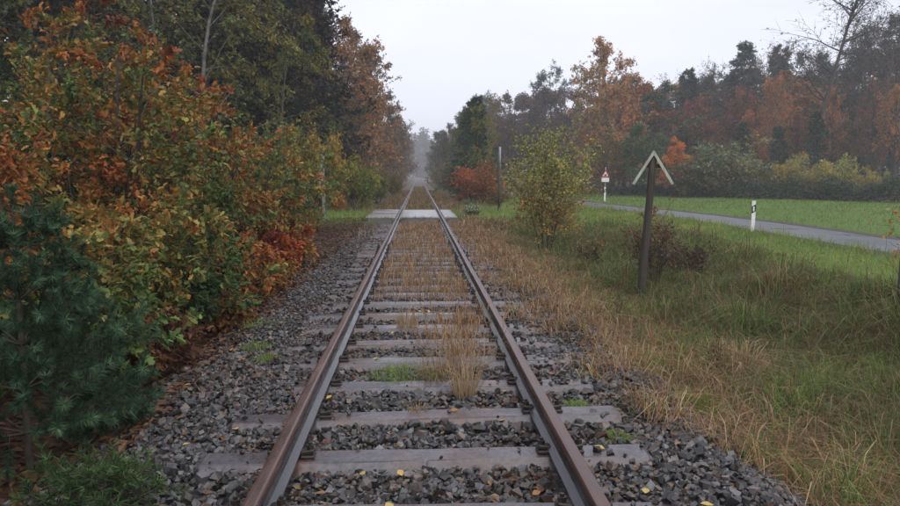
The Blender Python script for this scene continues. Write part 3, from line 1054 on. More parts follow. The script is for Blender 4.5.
        tpl = far_tpl; mat = M['far_leaf']; sides = (5, 3, 3)
    # leaf-to-leaf variation only: clumps of slightly different hue
    n = len(C)
    h = patch(C, .8, seed) + rg.normal(0, .35, n)
    t = np.stack([1 + .30*h, 1 + .04*h, 1 - .12*h], 1).clip(.4, 2) * rg.normal(1, .28, (n, 1)).clip(.4, 1.8)
    crown = leaf_mesh('crown', tpl, rg, C, D2, S, t, mat, up_bias=.45)
    zmax = float(np.quantile(C[:, 2], .998))
    return wood_mesh('trunk', sk, bark, sides), crown, zmax

LIB = {}
def variant(kind, i):
    if (kind, i) not in LIB:
        LIB[(kind, i)] = tree_meshes(kind, 100 + 17*i + sum(map(ord, kind)))
    return LIB[(kind, i)]

_ti = 0
def tree(kind, x, y, h, color, label, group=None, name=None, wide=1.0, i=None, rz=None, tilt=0.0, cat='tree', z=None):
    global _ti
    _ti += 1
    color = tuple(c*(1.35 if x < 8 else 1.75) for c in color)
    nv = {'broad': 2, 'broad_low': 3, 'thin': 1, 'birch': 2, 'spruce': 2, 'scots': 1, 'bare': 2, 'shrub': 3}[kind]
    w, c, H = variant(kind, (_ti if i is None else i) % nv)
    s = h / H
    root = thing(name or {'birch': 'birch_tree', 'spruce': 'spruce_tree', 'scots': 'pine_tree', 'shrub': 'shrub', 'bare': 'bare_tree'}.get(kind, 'autumn_tree'),
                 (x, y, float(gz(x, y)) if z is None else z), label, cat, group, rz=(_ti*2.39 if rz is None else rz), scale=(s*wide, s*wide, s))
    if tilt:
        root.rotation_euler = (0, tilt, root.rotation_euler[2])
    part('branches' if kind == 'shrub' else 'trunk', w, root)
    tag(part('crown', c, root, color), kind='stuff')
    return root

def at(u, y):
    """sideways place of photo column u at distance y (row of the place, kept in metres)"""
    return (u - 419) / 710 * y

DKBROWN = (.034, .026, .022); BROWN = (.095, .060, .034); RUST = (.17, .070, .030); ORANGE = (.26, .11, .03)
REDBR = (.19, .070, .045); OLIVE = (.075, .085, .030); YEL = (.20, .17, .045); GREEN = (.045, .085, .03)
DKGREEN = (.012, .022, .018); BLUEGR = (.022, .038, .034); PURPLE = (.055, .040, .040)

# --- left of the track beyond the crossing
tree('broad_low', -8.2, 36, 17, DKBROWN, 'huge dark oak beyond the crossing with near black shade inside', wide=.95)
tree('spruce', -6.6, 42, 14, DKGREEN, 'dark spruce standing against the huge dark oak', wide=1.15)
tree('spruce', -8.8, 34, 16, DKGREEN, 'dark spruce between the huge oak and the birches', wide=1.2)
tree('broad_low', -5.7, 50, 12.0, (.23, .135, .072), 'tall brown tree overhanging the track beyond the crossing', wide=1.0)
tree('broad_low', -5.2, 61, 13.5, (.16, .095, .05), 'rusty brown tree by the rails, next past the tall brown one', wide=.95)
tree('broad_low', -5.3, 74, 12, (.10, .075, .036), 'olive brown tree by the rails in thin mist', wide=.85)
for k, (x, y, h) in enumerate(((-4.7, 90, 12), (-4.6, 108, 11), (-4.6, 130, 12), (-4.6, 155, 12), (-4.8, 185, 12), (-5, 220, 13), (-9, 70, 15), (-10, 95, 15), (-9.5, 125, 15))):
    tree('broad_low', x, y, h, (.10, .072, .042), 'misty brown tree in the line along the far left rail', 'misty trees left of the track', wide=1.05)
for k, (u, y, h, col, lab) in enumerate((
        (357, 34, 2.6, (.14, .15, .035), 'light yellow green bush in front of the brown trees'),
        (312, 30, 3.6, (.22, .16, .04), 'golden bush around the white marker post'),
        (334, 33, 2.6, (.17, .085, .04), 'brown bush between the golden and the light green bush'),
        (285, 21, 3.0, (.12, .12, .035), 'olive bush at the end of the oak row'),
        (378, 46, 1.8, (.11, .12, .035), 'low green bush at the foot of the tall brown tree'),
        (312, 22, .9, (.27, .13, .03), 'low orange bush on the grass by the crossing'),
        (338, 30.5, .8, (.25, .12, .03), 'low orange bush below the brown bush'),
        (394, 58, 1.8, (.12, .10, .04), 'tan bush close to the far left rail'))):
    tree('shrub', at(u, y), y, h, col, lab, cat='bush', name='bush', wide=.72)
for (x, y, h, c_) in ((-10.5, 46, 18, (.030, .026, .022)), (-13, 44, 19, (.030, .028, .022)), (-9.5, 58, 17, (.06, .044, .034)), (-16, 40, 18, (.034, .034, .026)), (-20, 36, 17, (.034, .036, .026))):
    tree('broad_low', x, y, h, c_, 'tall shadowy tree at the back of the dark oak', 'shadowy trees behind the dark oak', wide=1.05)
# birches and dark trees behind the oak row
tree('birch', -6.3, 21, 9.8, (.105, .105, .038), 'weeping birch with olive yellow leaves above the oak row', wide=1.2, i=0)
tree('birch', -8.6, 24, 10.5, (.095, .10, .04), 'second weeping birch deeper in, behind the first birch', wide=1.15, i=1)
tree('birch', -5.2, 27, 8.0, (.11, .11, .04), 'smaller weeping birch in front of the dark spruces', wide=1.0, i=0)
for k, (x, y, h, kind, col) in enumerate(((-11, 18, 10, 'broad', (.05, .055, .028)), (-10, 14, 8, 'thin', (.06, .06, .03)), (-14, 22, 12, 'broad', (.05, .05, .028)), (-12.5, 27, 13, 'broad', (.045, .045, .026)), (-8.5, 12, 6.5, 'broad_low', (.05, .055, .025)), (-17, 30, 13, 'broad', (.05, .05, .03)), (-12, 36, 15, 'broad', (.045, .042, .03)))):
    tree(kind, x, y, h, col, 'dim olive green tree in the wood behind the oak row', 'trees behind the oak row')

# --- right of the track beyond the crossing
tree('spruce', 4.0, 50, 7.2, (.028, .05, .03), 'dark green spruce right of the rails beyond the crossing', wide=1.2)
tree('birch', 4.4, 45, 7.0, (.15, .14, .04), 'slim yellow green birch beside the dark green spruce', wide=.8)
tree('spruce', 4.3, 58, 7.6, (.032, .058, .03), 'green spruce behind the first spruce along the rails', wide=1.3)
tree('broad_low', 5.0, 70, 8.5, (.085, .09, .035), 'olive tree along the right rail in thin mist', wide=.8)
tree('broad_low', 4.8, 84, 8.5, (.075, .08, .035), 'greenish tree along the right rail in thicker mist', wide=.8)
for (x, y, h) in ((4.7, 102, 9), (4.7, 124, 9.5), (4.7, 150, 10), (6.5, 95, 10), (4.8, 180, 10.5), (5, 215, 11)):
    tree('broad_low', x, y, h, (.07, .068, .04), 'misty tree in the line along the far right rail', 'misty trees right of the track', wide=1.0)
tree('shrub', 3.6, 44, 2.6, (.21, .085, .04), 'russet orange bush at the foot of the yellow birch', cat='bush', name='bush', wide=1.1)
tree('shrub', 4.6, 42, 1.4, (.13, .10, .045), 'low brown bush beside the russet orange bush', cat='bush', name='bush')

for k in range(16):
    sd = 1 if k % 2 else -1
    y = 60 + 9*(k//2)
    tree('shrub', sd*(3.5 + .4*(k % 3)), y, 2.2 + .9*((k*3) % 4)/3, ((.13, .095, .05), (.09, .10, .045), (.15, .10, .05))[k % 3], 'misty bush at the foot of the trees along the far rails', 'bushes along the far rails', cat='bush', name='bush', wide=1.1)
# --- the wood beyond the road
tree('broad_low', at(605, 72), 72, 15.6, (.21, .105, .045), 'tallest rust orange tree beyond the road, above its neighbours', wide=.85, i=0)
tree('birch', at(588, 70), 70, 12.8, (.15, .115, .045), 'brownish yellow birch leaning on the tallest rust orange tree', wide=.9)
tree('scots', at(552, 120), 120, 20, (.022, .036, .030), 'tall blue green pine standing over the misty wood', wide=1.05)
tree('scots', at(484, 150), 150, 19, (.025, .036, .030), 'distant pine over the mist near the rails', wide=1.0)
for (u, y, h) in ((500, 135, 16), (515, 112, 14.5), (532, 105, 13), (545, 100, 14), (566, 95, 13), (528, 125, 16), (492, 165, 18), (508, 90, 9), (476, 180, 18)):
    tree('broad', at(u, y), y, h, (.065, .048, .042), 'dull brown tree in the misty wood behind the birch bush', 'misty brown trees')
for (u, y, h, col, lab) in ((635, 78, 12.0, RUST, 'red brown tree to the side of the tallest rust tree'), (655, 84, 12.5, (.10, .06, .035), 'brown tree behind the red brown one'), (620, 86, 13.5, BROWN, 'deep brown tree behind the tallest rust tree')):
    tree('broad', at(u, y), y, h, col, lab)
tree('broad_low', at(646, 63), 63, 6.4, (.050, .075, .034), 'small dense dark green tree at the edge of the wood', wide=1.45)
tree('broad_low', at(674, 60), 60, 5.0, (.32, .115, .035), 'small bright orange tree at the edge of the wood', wide=1.1)
tree('broad_low', at(612, 64), 64, 5.5, (.10, .075, .035), 'small tan tree behind the triangular warning sign', wide=1.2)
tree('shrub', at(727, 59), 59, 4.8, (.105, .115, .058), 'wide grey green willow bush beyond the road', cat='bush', name='bush', wide=1.35)
tree('shrub', at(700, 58), 58, 3.6, (.08, .075, .045), 'dull brown bush between the willow bush and orange tree', cat='bush', name='bush', wide=1.2)
for (u, y, h) in ((688, 82, 13.5), (705, 74, 12.5), (722, 86, 16), (742, 80, 15), (760, 88, 18.5), (778, 80, 16.5), (797, 88, 17.5), (812, 78, 15), (868, 72, 18), (888, 66, 17), (905, 70, 19)):
    tree('bare', at(u, y), y, h, (.07, .052, .042), 'nearly leafless dark tree rising from the wood beyond the road', 'bare topped trees of the wood', wide=.95)
for (u, y, h, w_, col, lab) in (
        (688, 74, 9.5, .75, (.13, .058, .045), 'dull wine red beech behind the bright orange tree'),
        (712, 69, 7.0, .9, (.11, .060, .042), 'low brown beech behind the willow bush'),
        (735, 77, 11.0, .7, (.14, .056, .042), 'tall dim red beech rising over the willow bush'),
        (757, 68, 8.0, .8, (.20, .095, .050), 'orange brown beech next to the willow bush'),
        (778, 71, 11.5, .55, (.22, .105, .050), 'slender orange brown beech, tallest among the beeches'),
        (800, 66, 7.5, .8, (.13, .066, .044), 'brown beech behind the broad yellow green bush'),
        (838, 70, 10.5, .6, (.20, .10, .055), 'slender tan beech behind the leaning tree'),
        (858, 62, 6.5, .9, (.09, .066, .044), 'low dun beech past the leaning tree'),
        (880, 64, 10.5, .6, (.10, .062, .046), 'tall grey brown beech behind the small yellow bush'),
        (903, 58, 9.0, .8, (.20, .11, .052), 'ochre beech at the end of the bramble hedge')):
    tree('broad', at(u, y), y, h, col, lab, wide=w_)
for (u, y, h) in ((866, 80, 16.0), (905, 72, 17)):
    tree('thin', at(u, y), y, h, (.085, .066, .062), 'tall purplish brown tree behind the leaning tree', 'purplish trees behind the leaning tree', wide=.9)
for k, (u, y, h) in enumerate(((700, 92, 14), (730, 96, 15), (765, 98, 16), (800, 95, 15), (835, 92, 16), (870, 88, 17), (900, 84, 17), (665, 95, 13), (640, 100, 13.5))):
    tree('broad', at(u, y), y, h, (.036, .036, .032), 'dark tree in the back row of the wood', 'back row of the wood', wide=1.2)
for (u, y, h) in ((745, 64, 6.5), (785, 62, 6), (820, 60, 7)):
    tree('spruce', at(u, y), y, h, (.03, .045, .03), 'small dull spruce among the reddish beeches', 'small spruces in the wood', wide=1.2)
for (u, y, h) in ((686, 84, 14.0), (744, 84, 17.0), (772, 90, 17.5), (900, 74, 18)):
    tree('spruce', at(u, y), y, h, (.022, .034, .028), 'tall dusky spruce among the bare topped trees', 'dusky spruces of the wood', wide=1.15)
for (u, y, h) in ((708, 90, 15.0), (806, 92, 18.0), (870, 80, 18.5)):
    tree('scots', at(u, y), y, h, (.024, .034, .028), 'dusky pine rising behind the reddish beeches', 'dusky pines of the wood', wide=1.1)
tree('birch', at(776, 66), 66, 10.5, (.15, .085, .04), 'orange brown birch inside the wood', wide=.8)
# the leaning tree
def leaning_tree():
    rg = np.random.default_rng(901)
    sk = []
    P = [dict(seg=10, wig=.05, up=.035, n=16, t0=.4, ang=(30, 65), ratio=.36, shape=lambda t: 1.1-.5*t, tip=.15, rr=.5),
         dict(seg=6, wig=.14, up=.05, n=8, t0=.2, ang=(25, 55), ratio=.5, tip=.2, rr=.5, rmin=.03),
         dict(seg=4, wig=.16, up=.03, n=5, t0=.2, ang=(25, 50), ratio=.5, tip=.3, rr=.6, rmin=.02),
         dict(seg=3, wig=.16, up=.03, tip=.5, rmin=.012)]
    grow(rg, P, (0, 0, -.2), nrm(np.array([.10, 0, 1])), 7.5, .24, 0, sk[:0])
    # curved main stem, then a crown from its upper half
    pts = np.array([(0, 0, -.2), (.1, 0, 2), (.1, 0, 4.2), (.35, .1, 6.5), (1.0, .1, 9), (1.7, .2, 11.5), (2.3, .2, 14), (3.2, .3, 16.5), (4.4, .3, 18)])
    sk.append((0, pts, np.linspace(.25, .05, len(pts))))
    for j in range(26):
        t = rg.uniform(.42, 1); f = t*(len(pts)-1); i = min(int(f), len(pts)-2)
        p = pts[i] + (pts[i+1]-pts[i])*(f-i)
        a = rg.random()*6.28
        d = nrm(np.array([math.cos(a), math.sin(a), rg.uniform(.2, .9)]))
        grow(rg, P, p, d, rg.uniform(2.2, 4.6)*(1.2-.5*t), .07, 1, sk)
    root = thing('leaning_tree', (at(821, 61), 61, float(gz(at(821, 61), 61))), 'tall leaning tree with a curved dark trunk and bare crown', 'tree', scale=1.08)
    part('trunk', wood_mesh('trunk', sk, M['far_bark'], (8, 5, 3, 3)), root)
    C, D = leaf_points(rg, sk, (2, 3), {2: 1, 3: 1}, .2, .1)
    keep = rg.random(len(C)) < .5
    C, D = C[keep], D[keep]
    t = np.array(DKBROWN)*rg.normal(1.2, .3, (len(C), 1)).clip(.5, 2)
    tag(part('crown', leaf_mesh('crown', far_tpl, rg, C, D + rg.normal(0, .6, C.shape), rg.uniform(.2, .35, len(C)), t, M['far_leaf']), root), kind='stuff')
leaning_tree()
for (u, y, h, col, lab) in ((798, 54, 3.4, (.18, .16, .055), 'broad yellow green bush behind the bramble hedge'), (822, 53, 2.3, (.20, .15, .055), 'yellow bush next to the foot of the leaning tree'), (843, 51, 3.1, (.17, .165, .055), 'yellowish bush past the leaning tree'), (879, 49, 2.3, (.17, .15, .05), 'small yellow bush standing alone behind the hedge'), (770, 56, 2.6, (.10, .09, .045), 'brownish bush between willow and yellow bushes')):
    tree('shrub', at(u, y), y, h, col, lab, cat='bush', name='bush', wide=.85)

# bramble hedge along the far verge
def bramble(name, line, h, w, n, label, col, seed):
    rg = np.random.default_rng(seed)
    line = np.array(line, float)
    t = rg.random(n) * (len(line)-1); i = t.astype(int).clip(0, len(line)-2); f = (t-i)[:, None]
    base = line[i]*(1-f) + line[i+1]*f
    s = np.concatenate([[0], np.cumsum(np.linalg.norm(np.diff(line, axis=0), axis=1))])
    hh = h*(.75 + .25*np.sin(t*9)+.15*np.sin(t*23+1))
    v = rg.random(n)**.7
    off = rg.normal(0, w*.5, (n, 2)) * np.sqrt(np.clip(1 - v*.75, 0, 1))[:, None]
    xy = base + off
    z = gz(xy[:, 0], xy[:, 1]) + v*hh
    C = np.stack([xy[:, 0], xy[:, 1], z], 1)
    c0 = np.array([line[:, 0].mean(), line[:, 1].mean(), float(gz(line[:, 0].mean(), line[:, 1].mean()))])
    t_ = np.array(col) * rg.normal(1, .28, (n, 1)).clip(.4, 2) * rg.normal(1, .08, (n, 3))
    me = leaf_mesh('foliage', far_tpl, rg, C - c0, rg.normal(0, 1, C.shape), rg.uniform(.16, .34, n), t_.clip(.004, .5), M['far_leaf'])
    root = thing(name, tuple(c0), label, 'hedge')
    tag(part('foliage', me, root), kind='stuff')
    sk = []
    for k in range(70):
        j = rg.integers(n)
        p0 = base[j] - c0[:2]
        a = rg.random()*6.28; L = rg.uniform(.5, 1.0)
        z0 = float(gz(base[j][0], base[j][1])) - c0[2]
        sk.append((0, np.array([(p0[0], p0[1], z0 - .05), (p0[0]+math.cos(a)*L*.4, p0[1]+math.sin(a)*L*.4, z0+h*.9), (p0[0]+math.cos(a)*L, p0[1]+math.sin(a)*L, z0+h*.55)]), np.array([.012, .01, .006])))
    part('stems', wood_mesh('stems', sk, M['bark'], (4,)), root)
bramble('bramble_hedge', [(33, 41), (30.5, 46), (28.5, 51), (25.5, 55)], 1.55, 1.0, 7000, 'dark grey green bramble hedge along the far verge', (.075, .092, .066), 71)
bramble('bramble_hedge', [(25.5, 55), (22.5, 60.5), (19.0, 67), (15.5, 78)], 1.15, 1.0, 5000, 'lower dark bramble hedge behind the triangular warning sign', (.06, .075, .052), 72)

# understory that closes the view into the wood
for k in range(26):
    u = 585 + k*13.5; y = 76 + 9*((k*7) % 3) + (3 if k % 2 else 0)
    tree('broad_low', at(u, y), y, 9.0 + 4.0*((k*5) % 4)/3, ((.095, .055, .042), (.15, .068, .045), (.055, .066, .045), (.17, .095, .048))[k % 4], ('dim brown leafy tree filling the inside of the wood', 'dim russet leafy tree filling the inside of the wood', 'dim green leafy tree filling the inside of the wood', 'dim ochre leafy tree filling the inside of the wood')[k % 4], ('brown', 'russet', 'green', 'ochre')[k % 4] + ' understory of the wood', wide=1.5)
for k in range(20):
    u = 470 + k*9; y = 98 + 12*((k*7) % 4)
    tree('broad_low', max(at(u, y), 13.5), y, 9 + 2.0*((k*5) % 4)/3, ((.052, .042, .036), (.065, .045, .034))[k % 2], 'dim leafy tree filling the misty wood behind the road bend', 'dim trees of the misty wood', wide=1.5)
for k in range(12):
    tree('broad_low', -9 - 5.5*(k % 6), 30 + 16*(k//6) + 5*(k % 2), 11 + (k % 3), (.04, .04, .028), 'dim tree deep in the wood left of the track', 'deep wood left of the track', wide=1.4)
# far wood at the end of the line
rg = np.random.default_rng(81)
n = 17000
nt_far = 150
cx = rg.uniform(-55, 75, nt_far); cyy = rg.uniform(390, 470, nt_far); hh = rg.uniform(20, 27, nt_far)
ti = rg.integers(nt_far, size=n)
v = rg.random(n)
rad = 5.0*np.sin(PI*np.clip(v*.8+.15, 0, 1))
a = rg.random(n)*6.28; q = np.sqrt(rg.random(n))
C = np.stack([cx[ti]+rad*q*np.cos(a), cyy[ti]+rad*q*np.sin(a), .3+v*hh[ti]], 1)
t = np.array([(.06, .055, .045)])*rg.normal(1, .25, (n, 1)).clip(.4, 2)
o = part('far_wood', leaf_mesh('far_wood', far_tpl, rg, C, rg.normal(0, 1, C.shape), rg.uniform(2.0, 3.6, n), t, M['far_leaf']))
tag(o, 'pale misty wood closing the view where the rails vanish', 'wood', kind='stuff')
#PART3
# ------------------------------------------------------------------ grass
def blades(rg, P, h, w, lean, tint, dirs=None, seg=2):
    """bent tapering blades; lean = sideways reach relative to height"""
    n = len(P)
    a = rg.random(n)*2*PI if dirs is None else dirs
    D = np.stack([np.cos(a), np.sin(a), np.zeros(n)], 1)
    b = a + PI/2 + rg.normal(0, .6, n)
    S = np.stack([np.cos(b), np.sin(b), np.zeros(n)], 1) * (w/2)[:, None]
    up = np.array([0, 0, 1.0])
    h_ = h[:, None]; l_ = (lean*h)[:, None]
    rows = []
    fr = [0, .55, 1] if seg == 2 else [0, 1]
    for t in fr[:-1]:
        c = P + up*h_*(t*(1.25-.25*t) if seg == 2 else t) + D*l_*t*t
        rows += [c - S*(1-.35*t), c + S*(1-.35*t)]
    rows.append(P + up*h_*np.clip(1-.35*lean, .25, 1)[:, None] + D*l_)
    V = np.stack(rows, 1)
    m = V.shape[1]
    o = (np.arange(n)*m)[:, None]
    if seg == 2:
        faces = [o + np.array([[0, 1, 3, 2]]), o + np.array([[2, 3, 4]])]
    else:
        faces = [o + np.array([[0, 1, 2]])]
    return V.reshape(-1, 3), faces, np.repeat(tint, m, 0)

def grass_obj(name, V, F, T, label, cat):
    o = part(name, npmesh(name, V, F, M['grass'], T))
    return tag(o, label, cat, kind='stuff')

STRAW = [(.18, .118, .068), (.30, .205, .122), (.44, .33, .205)]
RUSTY = [(.13, .070, .038), (.22, .120, .062), (.32, .19, .10)]
GRN = [(.09, .15, .028), (.16, .24, .048), (.24, .31, .075)]
DGRN = [(.042, .070, .020), (.090, .130, .036), (.16, .195, .058)]

def pick(rg, n, cols):
    c = np.array(cols)
    if len(c) == 1: c = np.concatenate([c*.9, c*1.1])
    t = rg.random(n)*(len(c)-1.001); i = t.astype(int); f = (t-i)[:, None]
    return c[i]*(1-f)+c[i+1]*f

def field(rg, n, x0, x1, y0, y1, power=1.0):
    """more blades close to the camera"""
    u = rg.random(n)
    y = y0 + (y1-y0)*u**power
    x = rg.uniform(x0, x1, n)
    return x, y

# dry grass bank right of the track
rg = np.random.default_rng(201)
x, y = field(rg, 122000, .95, 7.6, 2.2, 25, 1.7)
clump = patch(np.stack([x*1.6, y*1.6, 0*x], 1), 1.4, 2.0)
edge = np.interp(y, [2, 3.5, 4.5, 5.5, 7, 9, 24], [2.0, 1.85, 1.62, 1.36, 1.14, 1.0, .98]) + .18*np.sin(2.2*y)+.1*np.sin(5.3*y)
keep = (x > edge) & (rg.random(len(x)) < .55 + .45*clump) & ~((np.abs(y-26.3) < 2.8))
x, y, clump = x[keep], y[keep], clump[keep]
n = len(x)
gfac = np.clip(sstep(2.0, 3.8, x + .9*clump) * .60 + .10, 0, 1)
tall = np.interp(x, [1.2, 2, 3.5, 5, 6.5, 7.6], [.16, .22, .30, .30, .24, .14])
cl3 = patch(np.stack([x*2.6, y*2.6, 0*x], 1), 1.0, 11.0)
g_ = rg.random(n) < np.clip(gfac + .45*cl3*(gfac > .2), 0, 1)
bump_ = sstep(3.2, 4.6, x)*(1-sstep(6.3, 7.2, x))*np.clip(patch(np.stack([x*1.3, y*1.3, 0*x], 1), 1.0, 5.0), 0, 1)
T = np.where(g_[:, None], pick(rg, n, DGRN), np.where((x < 3.6)[:, None] & (rg.random(n) < .55)[:, None], pick(rg, n, RUSTY), pick(rg, n, STRAW)))
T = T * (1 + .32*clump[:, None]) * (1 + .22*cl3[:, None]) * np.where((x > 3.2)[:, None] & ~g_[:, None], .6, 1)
h = tall*rg.uniform(.35, 1.35, n)*(1+.45*clump)*(1+1.1*bump_)
w = np.clip(.0035 + .00055*y, .004, .02)*rg.uniform(.7, 1.3, n)
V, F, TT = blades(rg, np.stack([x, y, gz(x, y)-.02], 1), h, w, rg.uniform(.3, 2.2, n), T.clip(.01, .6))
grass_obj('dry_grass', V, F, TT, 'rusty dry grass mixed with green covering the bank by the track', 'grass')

# long pale strands lying over the bank
n = 3000
x, y = field(rg, n, 2.4, 7.2, 2.6, 20, 1.5)
k = x > np.interp(y, [2, 6, 12], [2.3, 2.0, 1.6])
x, y = x[k], y[k]; n = len(x)
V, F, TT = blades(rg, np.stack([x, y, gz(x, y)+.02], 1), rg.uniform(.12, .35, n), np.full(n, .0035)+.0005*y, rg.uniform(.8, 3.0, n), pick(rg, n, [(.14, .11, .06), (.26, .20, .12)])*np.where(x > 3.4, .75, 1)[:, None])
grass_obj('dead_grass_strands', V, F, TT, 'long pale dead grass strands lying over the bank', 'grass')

# rank weeds and brown stems tangled in the bank
n = 2600
x, y = field(rg, n, 3.0, 6.8, 3.0, 19, 1.4)
k = patch(np.stack([x*1.3, y*1.3, 0*x], 1), 1.0, 5.0) + rg.normal(0, .3, n) > .05
x, y = x[k], y[k]; n = len(x)
V, F, TT = blades(rg, np.stack([x, y, gz(x, y)], 1), rg.uniform(.25, .75, n), np.full(n, .005)+.0005*y, rg.uniform(.1, 1.3, n), pick(rg, n, [(.07, .042, .028), (.12, .075, .045), (.10, .11, .04), (.22, .16, .09)]))
grass_obj('rank_weeds', V, F, TT, 'rank brown weed stems tangled in the grass of the bank', 'weeds')

# mown turf between bank and road, and beyond the road
x, y = field(rg, 105000, 5.6, 13.0, 5, 60, 1.35)
hx = road_cx(y)
wob = .5*np.sin(.9*y)+.3*np.sin(2.3*y+1)
keep = (np.abs(x-hx) > 1.3 + rg.normal(0, .12, len(x))) & (x < hx) & (x + wob*.5 + rg.normal(0, .4, len(x)) > 5.6)
x, y = x[keep], y[keep]; n = len(x)
cl = patch(np.stack([x, y, 0*x], 1), 1.1, 4.0)
cl2 = patch(np.stack([x, y, 0*x], 1), .35, 9.0)
T = pick(rg, n, GRN)*(1+.28*cl[:, None])*(1+.22*cl2[:, None]*np.array([1.3, .8, .8]))
dd = rg.random(n) < .12 + .12*cl
T[dd] = pick(rg, dd.sum(), STRAW)
lip = 1 + 1.1*sstep(2.6, 1.6, road_cx(y) - x)*(rg.random(n) < .6)
V, F, TT = blades(rg, np.stack([x, y, gz(x, y)-.01], 1), lip*rg.uniform(.05, .19, n)*(1+.55*cl), np.clip(.004+.0006*y, .006, .03)*rg.uniform(.7, 1.3, n), rg.uniform(.1, .9, n), T.clip(.01, .5), seg=1)
grass_obj('turf', V, F, TT, 'bright green grass strip between the bank and the road', 'grass')
x = rg.uniform(11, 34, 42000); y = 14 + 66*rg.random(42000)
keep = (x > road_cx(y) + 1.5 + np.abs(rg.normal(0, .3, len(x)))) & (x < np.interp(y, [0, 30, 44, 52, 65, 90, 400], [60, 36, 31, 29, 20, 15, 13])+1.5)
x, y = x[keep], y[keep]; n = len(x)
cl = patch(np.stack([x, y, 0*x], 1), .5, 6.0)
V, F, TT = blades(rg, np.stack([x, y, gz(x, y)-.01], 1), rg.uniform(.08, .2, n), np.clip(.0008*y, .01, .04), rg.uniform(.1, .9, n), (pick(rg, n, GRN)*(.85+.25*cl[:, None])*np.where(rg.random(n) < .1, .5, 1)[:, None]).clip(.01, .5), seg=1)
grass_obj('verge_grass', V, F, TT, 'green grass verge on the far side of the road', 'grass')

# grass on both sides of the crossing and on the right edge behind the dry bank
x = rg.uniform(-8, 9.5, 52000); y = rg.uniform(19, 48, 52000)
inway = (np.abs(y-26.3) < 3.2+rg.normal(0, .5, len(x))) & ((x < -1.75) | (x > 1.32))
behind = (y > 19) & (x > 2.6 + rg.normal(0, .5, len(x))) & (y < 48) & (x < 8.6)
rut = (np.abs(np.abs(y-26.3)-.75) < .22) & (rg.random(len(x)) < .75)
keep = (inway | behind) & ~rut & (x < road_cx(y) - 1.5) & ~((x < 2.0) & (np.abs(x) < 1.9) & (np.abs(y-26.3) > 3.3))
x, y = x[keep], y[keep]; n = len(x)
cl = patch(np.stack([x, y, 0*x], 1), .9, 8.0)
T = pick(rg, n, GRN)*(.95+.25*cl[:, None])
dd = rg.random(n) < np.where(y > 29.5, .35, .10)
T[dd] = pick(rg, dd.sum(), STRAW)
V, F, TT = blades(rg, np.stack([x, y, gz(x, y)-.01], 1), rg.uniform(.08, .26, n)*(1+.3*cl), rg.uniform(.012, .028, n), rg.uniform(.1, .9, n), T.clip(.01, .5), seg=1)
grass_obj('wayside_grass', V, F, TT, 'green grass growing on the way either side of the crossing', 'grass')

# grass hanging over the edges of the crossing slab
n = 2600
x = np.concatenate([-1.84 + rg.normal(-.05, .08, n//2), 1.28 + rg.normal(.06, .08, n - n//2)]); y = rg.uniform(23.6, 29.1, n)
x2 = rg.uniform(-1.84, 1.27, 1500); y2 = np.where(rg.random(1500) < .5, 23.72 + rg.normal(-.08, .07, 1500), 28.98 + rg.normal(.08, .07, 1500))
k = np.abs(np.abs(x2) - .7525) > .14
x = np.concatenate([x, x2[k]]); y = np.concatenate([y, y2[k]]); n = len(x)
V, F, TT = blades(rg, np.stack([x, y, np.full(n, -.09)], 1), rg.uniform(.08, .2, n), rg.uniform(.012, .024, n), rg.uniform(.2, 1.2, n), np.where((rg.random(n) < .5)[:, None], pick(rg, n, GRN)*.8, pick(rg, n, STRAW)*.8), seg=1)
grass_obj('edge_grass', V, F, TT, 'ragged grass fringing the crossing slab', 'grass')

# golden grass in the bed of the track
def bed_points(rg, n, y0, y1, xl=.62):
    return rg.uniform(-xl, xl, n), rg.uniform(y0, y1, n)
X, Y = [], []
for (n, y0, y1) in ((3300, 8.8, 12.0), (7600, 12.0, 22.8), (9000, 29.2, 52), (4000, 52, 90)):
    x, y = bed_points(rg, n, y0, y1)
    cl = patch(np.stack([x*1.5, y, 0*x], 1), 1.3, 3.0)
    m_ = (rg.random(n) < .55+.6*cl) if y1 < 29 else rg.random(n) < .8
    X.append(x[m_]); Y.append(y[m_])
x = np.concatenate(X); y = np.concatenate(Y); n = len(x)
# outside the rails
xo = rg.uniform(.9, 2.2, 16000)*np.where(rg.random(16000) < .62, 1, -1); yo = rg.uniform(9, 70, 16000)
ko = ((xo > 0) | (yo > 29.5) | (rg.random(16000) < .25*sstep(12, 22, yo))) & ~(np.abs(yo-26.3) < 2.6)
x = np.concatenate([x, xo[ko]]); y = np.concatenate([y, yo[ko]]); n = len(x)
T = np.where((rg.random(n) < .5)[:, None], pick(rg, n, STRAW), pick(rg, n, RUSTY)*1.15)
T = np.where(((y > 29) & (rg.random(n) < .45))[:, None], pick(rg, n, [(.06, .07, .025), (.12, .10, .04)]), T)
V, F, TT = blades(rg, np.stack([x, y, np.interp(np.abs(x), [0, 1.3, 1.7, 2.2], [-.205, -.205, -.235, -.44])], 1), rg.uniform(.05, .30, n)*np.where(y > 29, 1.0, .8), np.clip(.003+.0006*y, .005, .03)*rg.uniform(.7, 1.3, n), rg.uniform(.1, .9, n), T.clip(.01, .6))
grass_obj('track_grass', V, F, TT, 'golden dry grass growing through the ballast further down the track', 'grass')

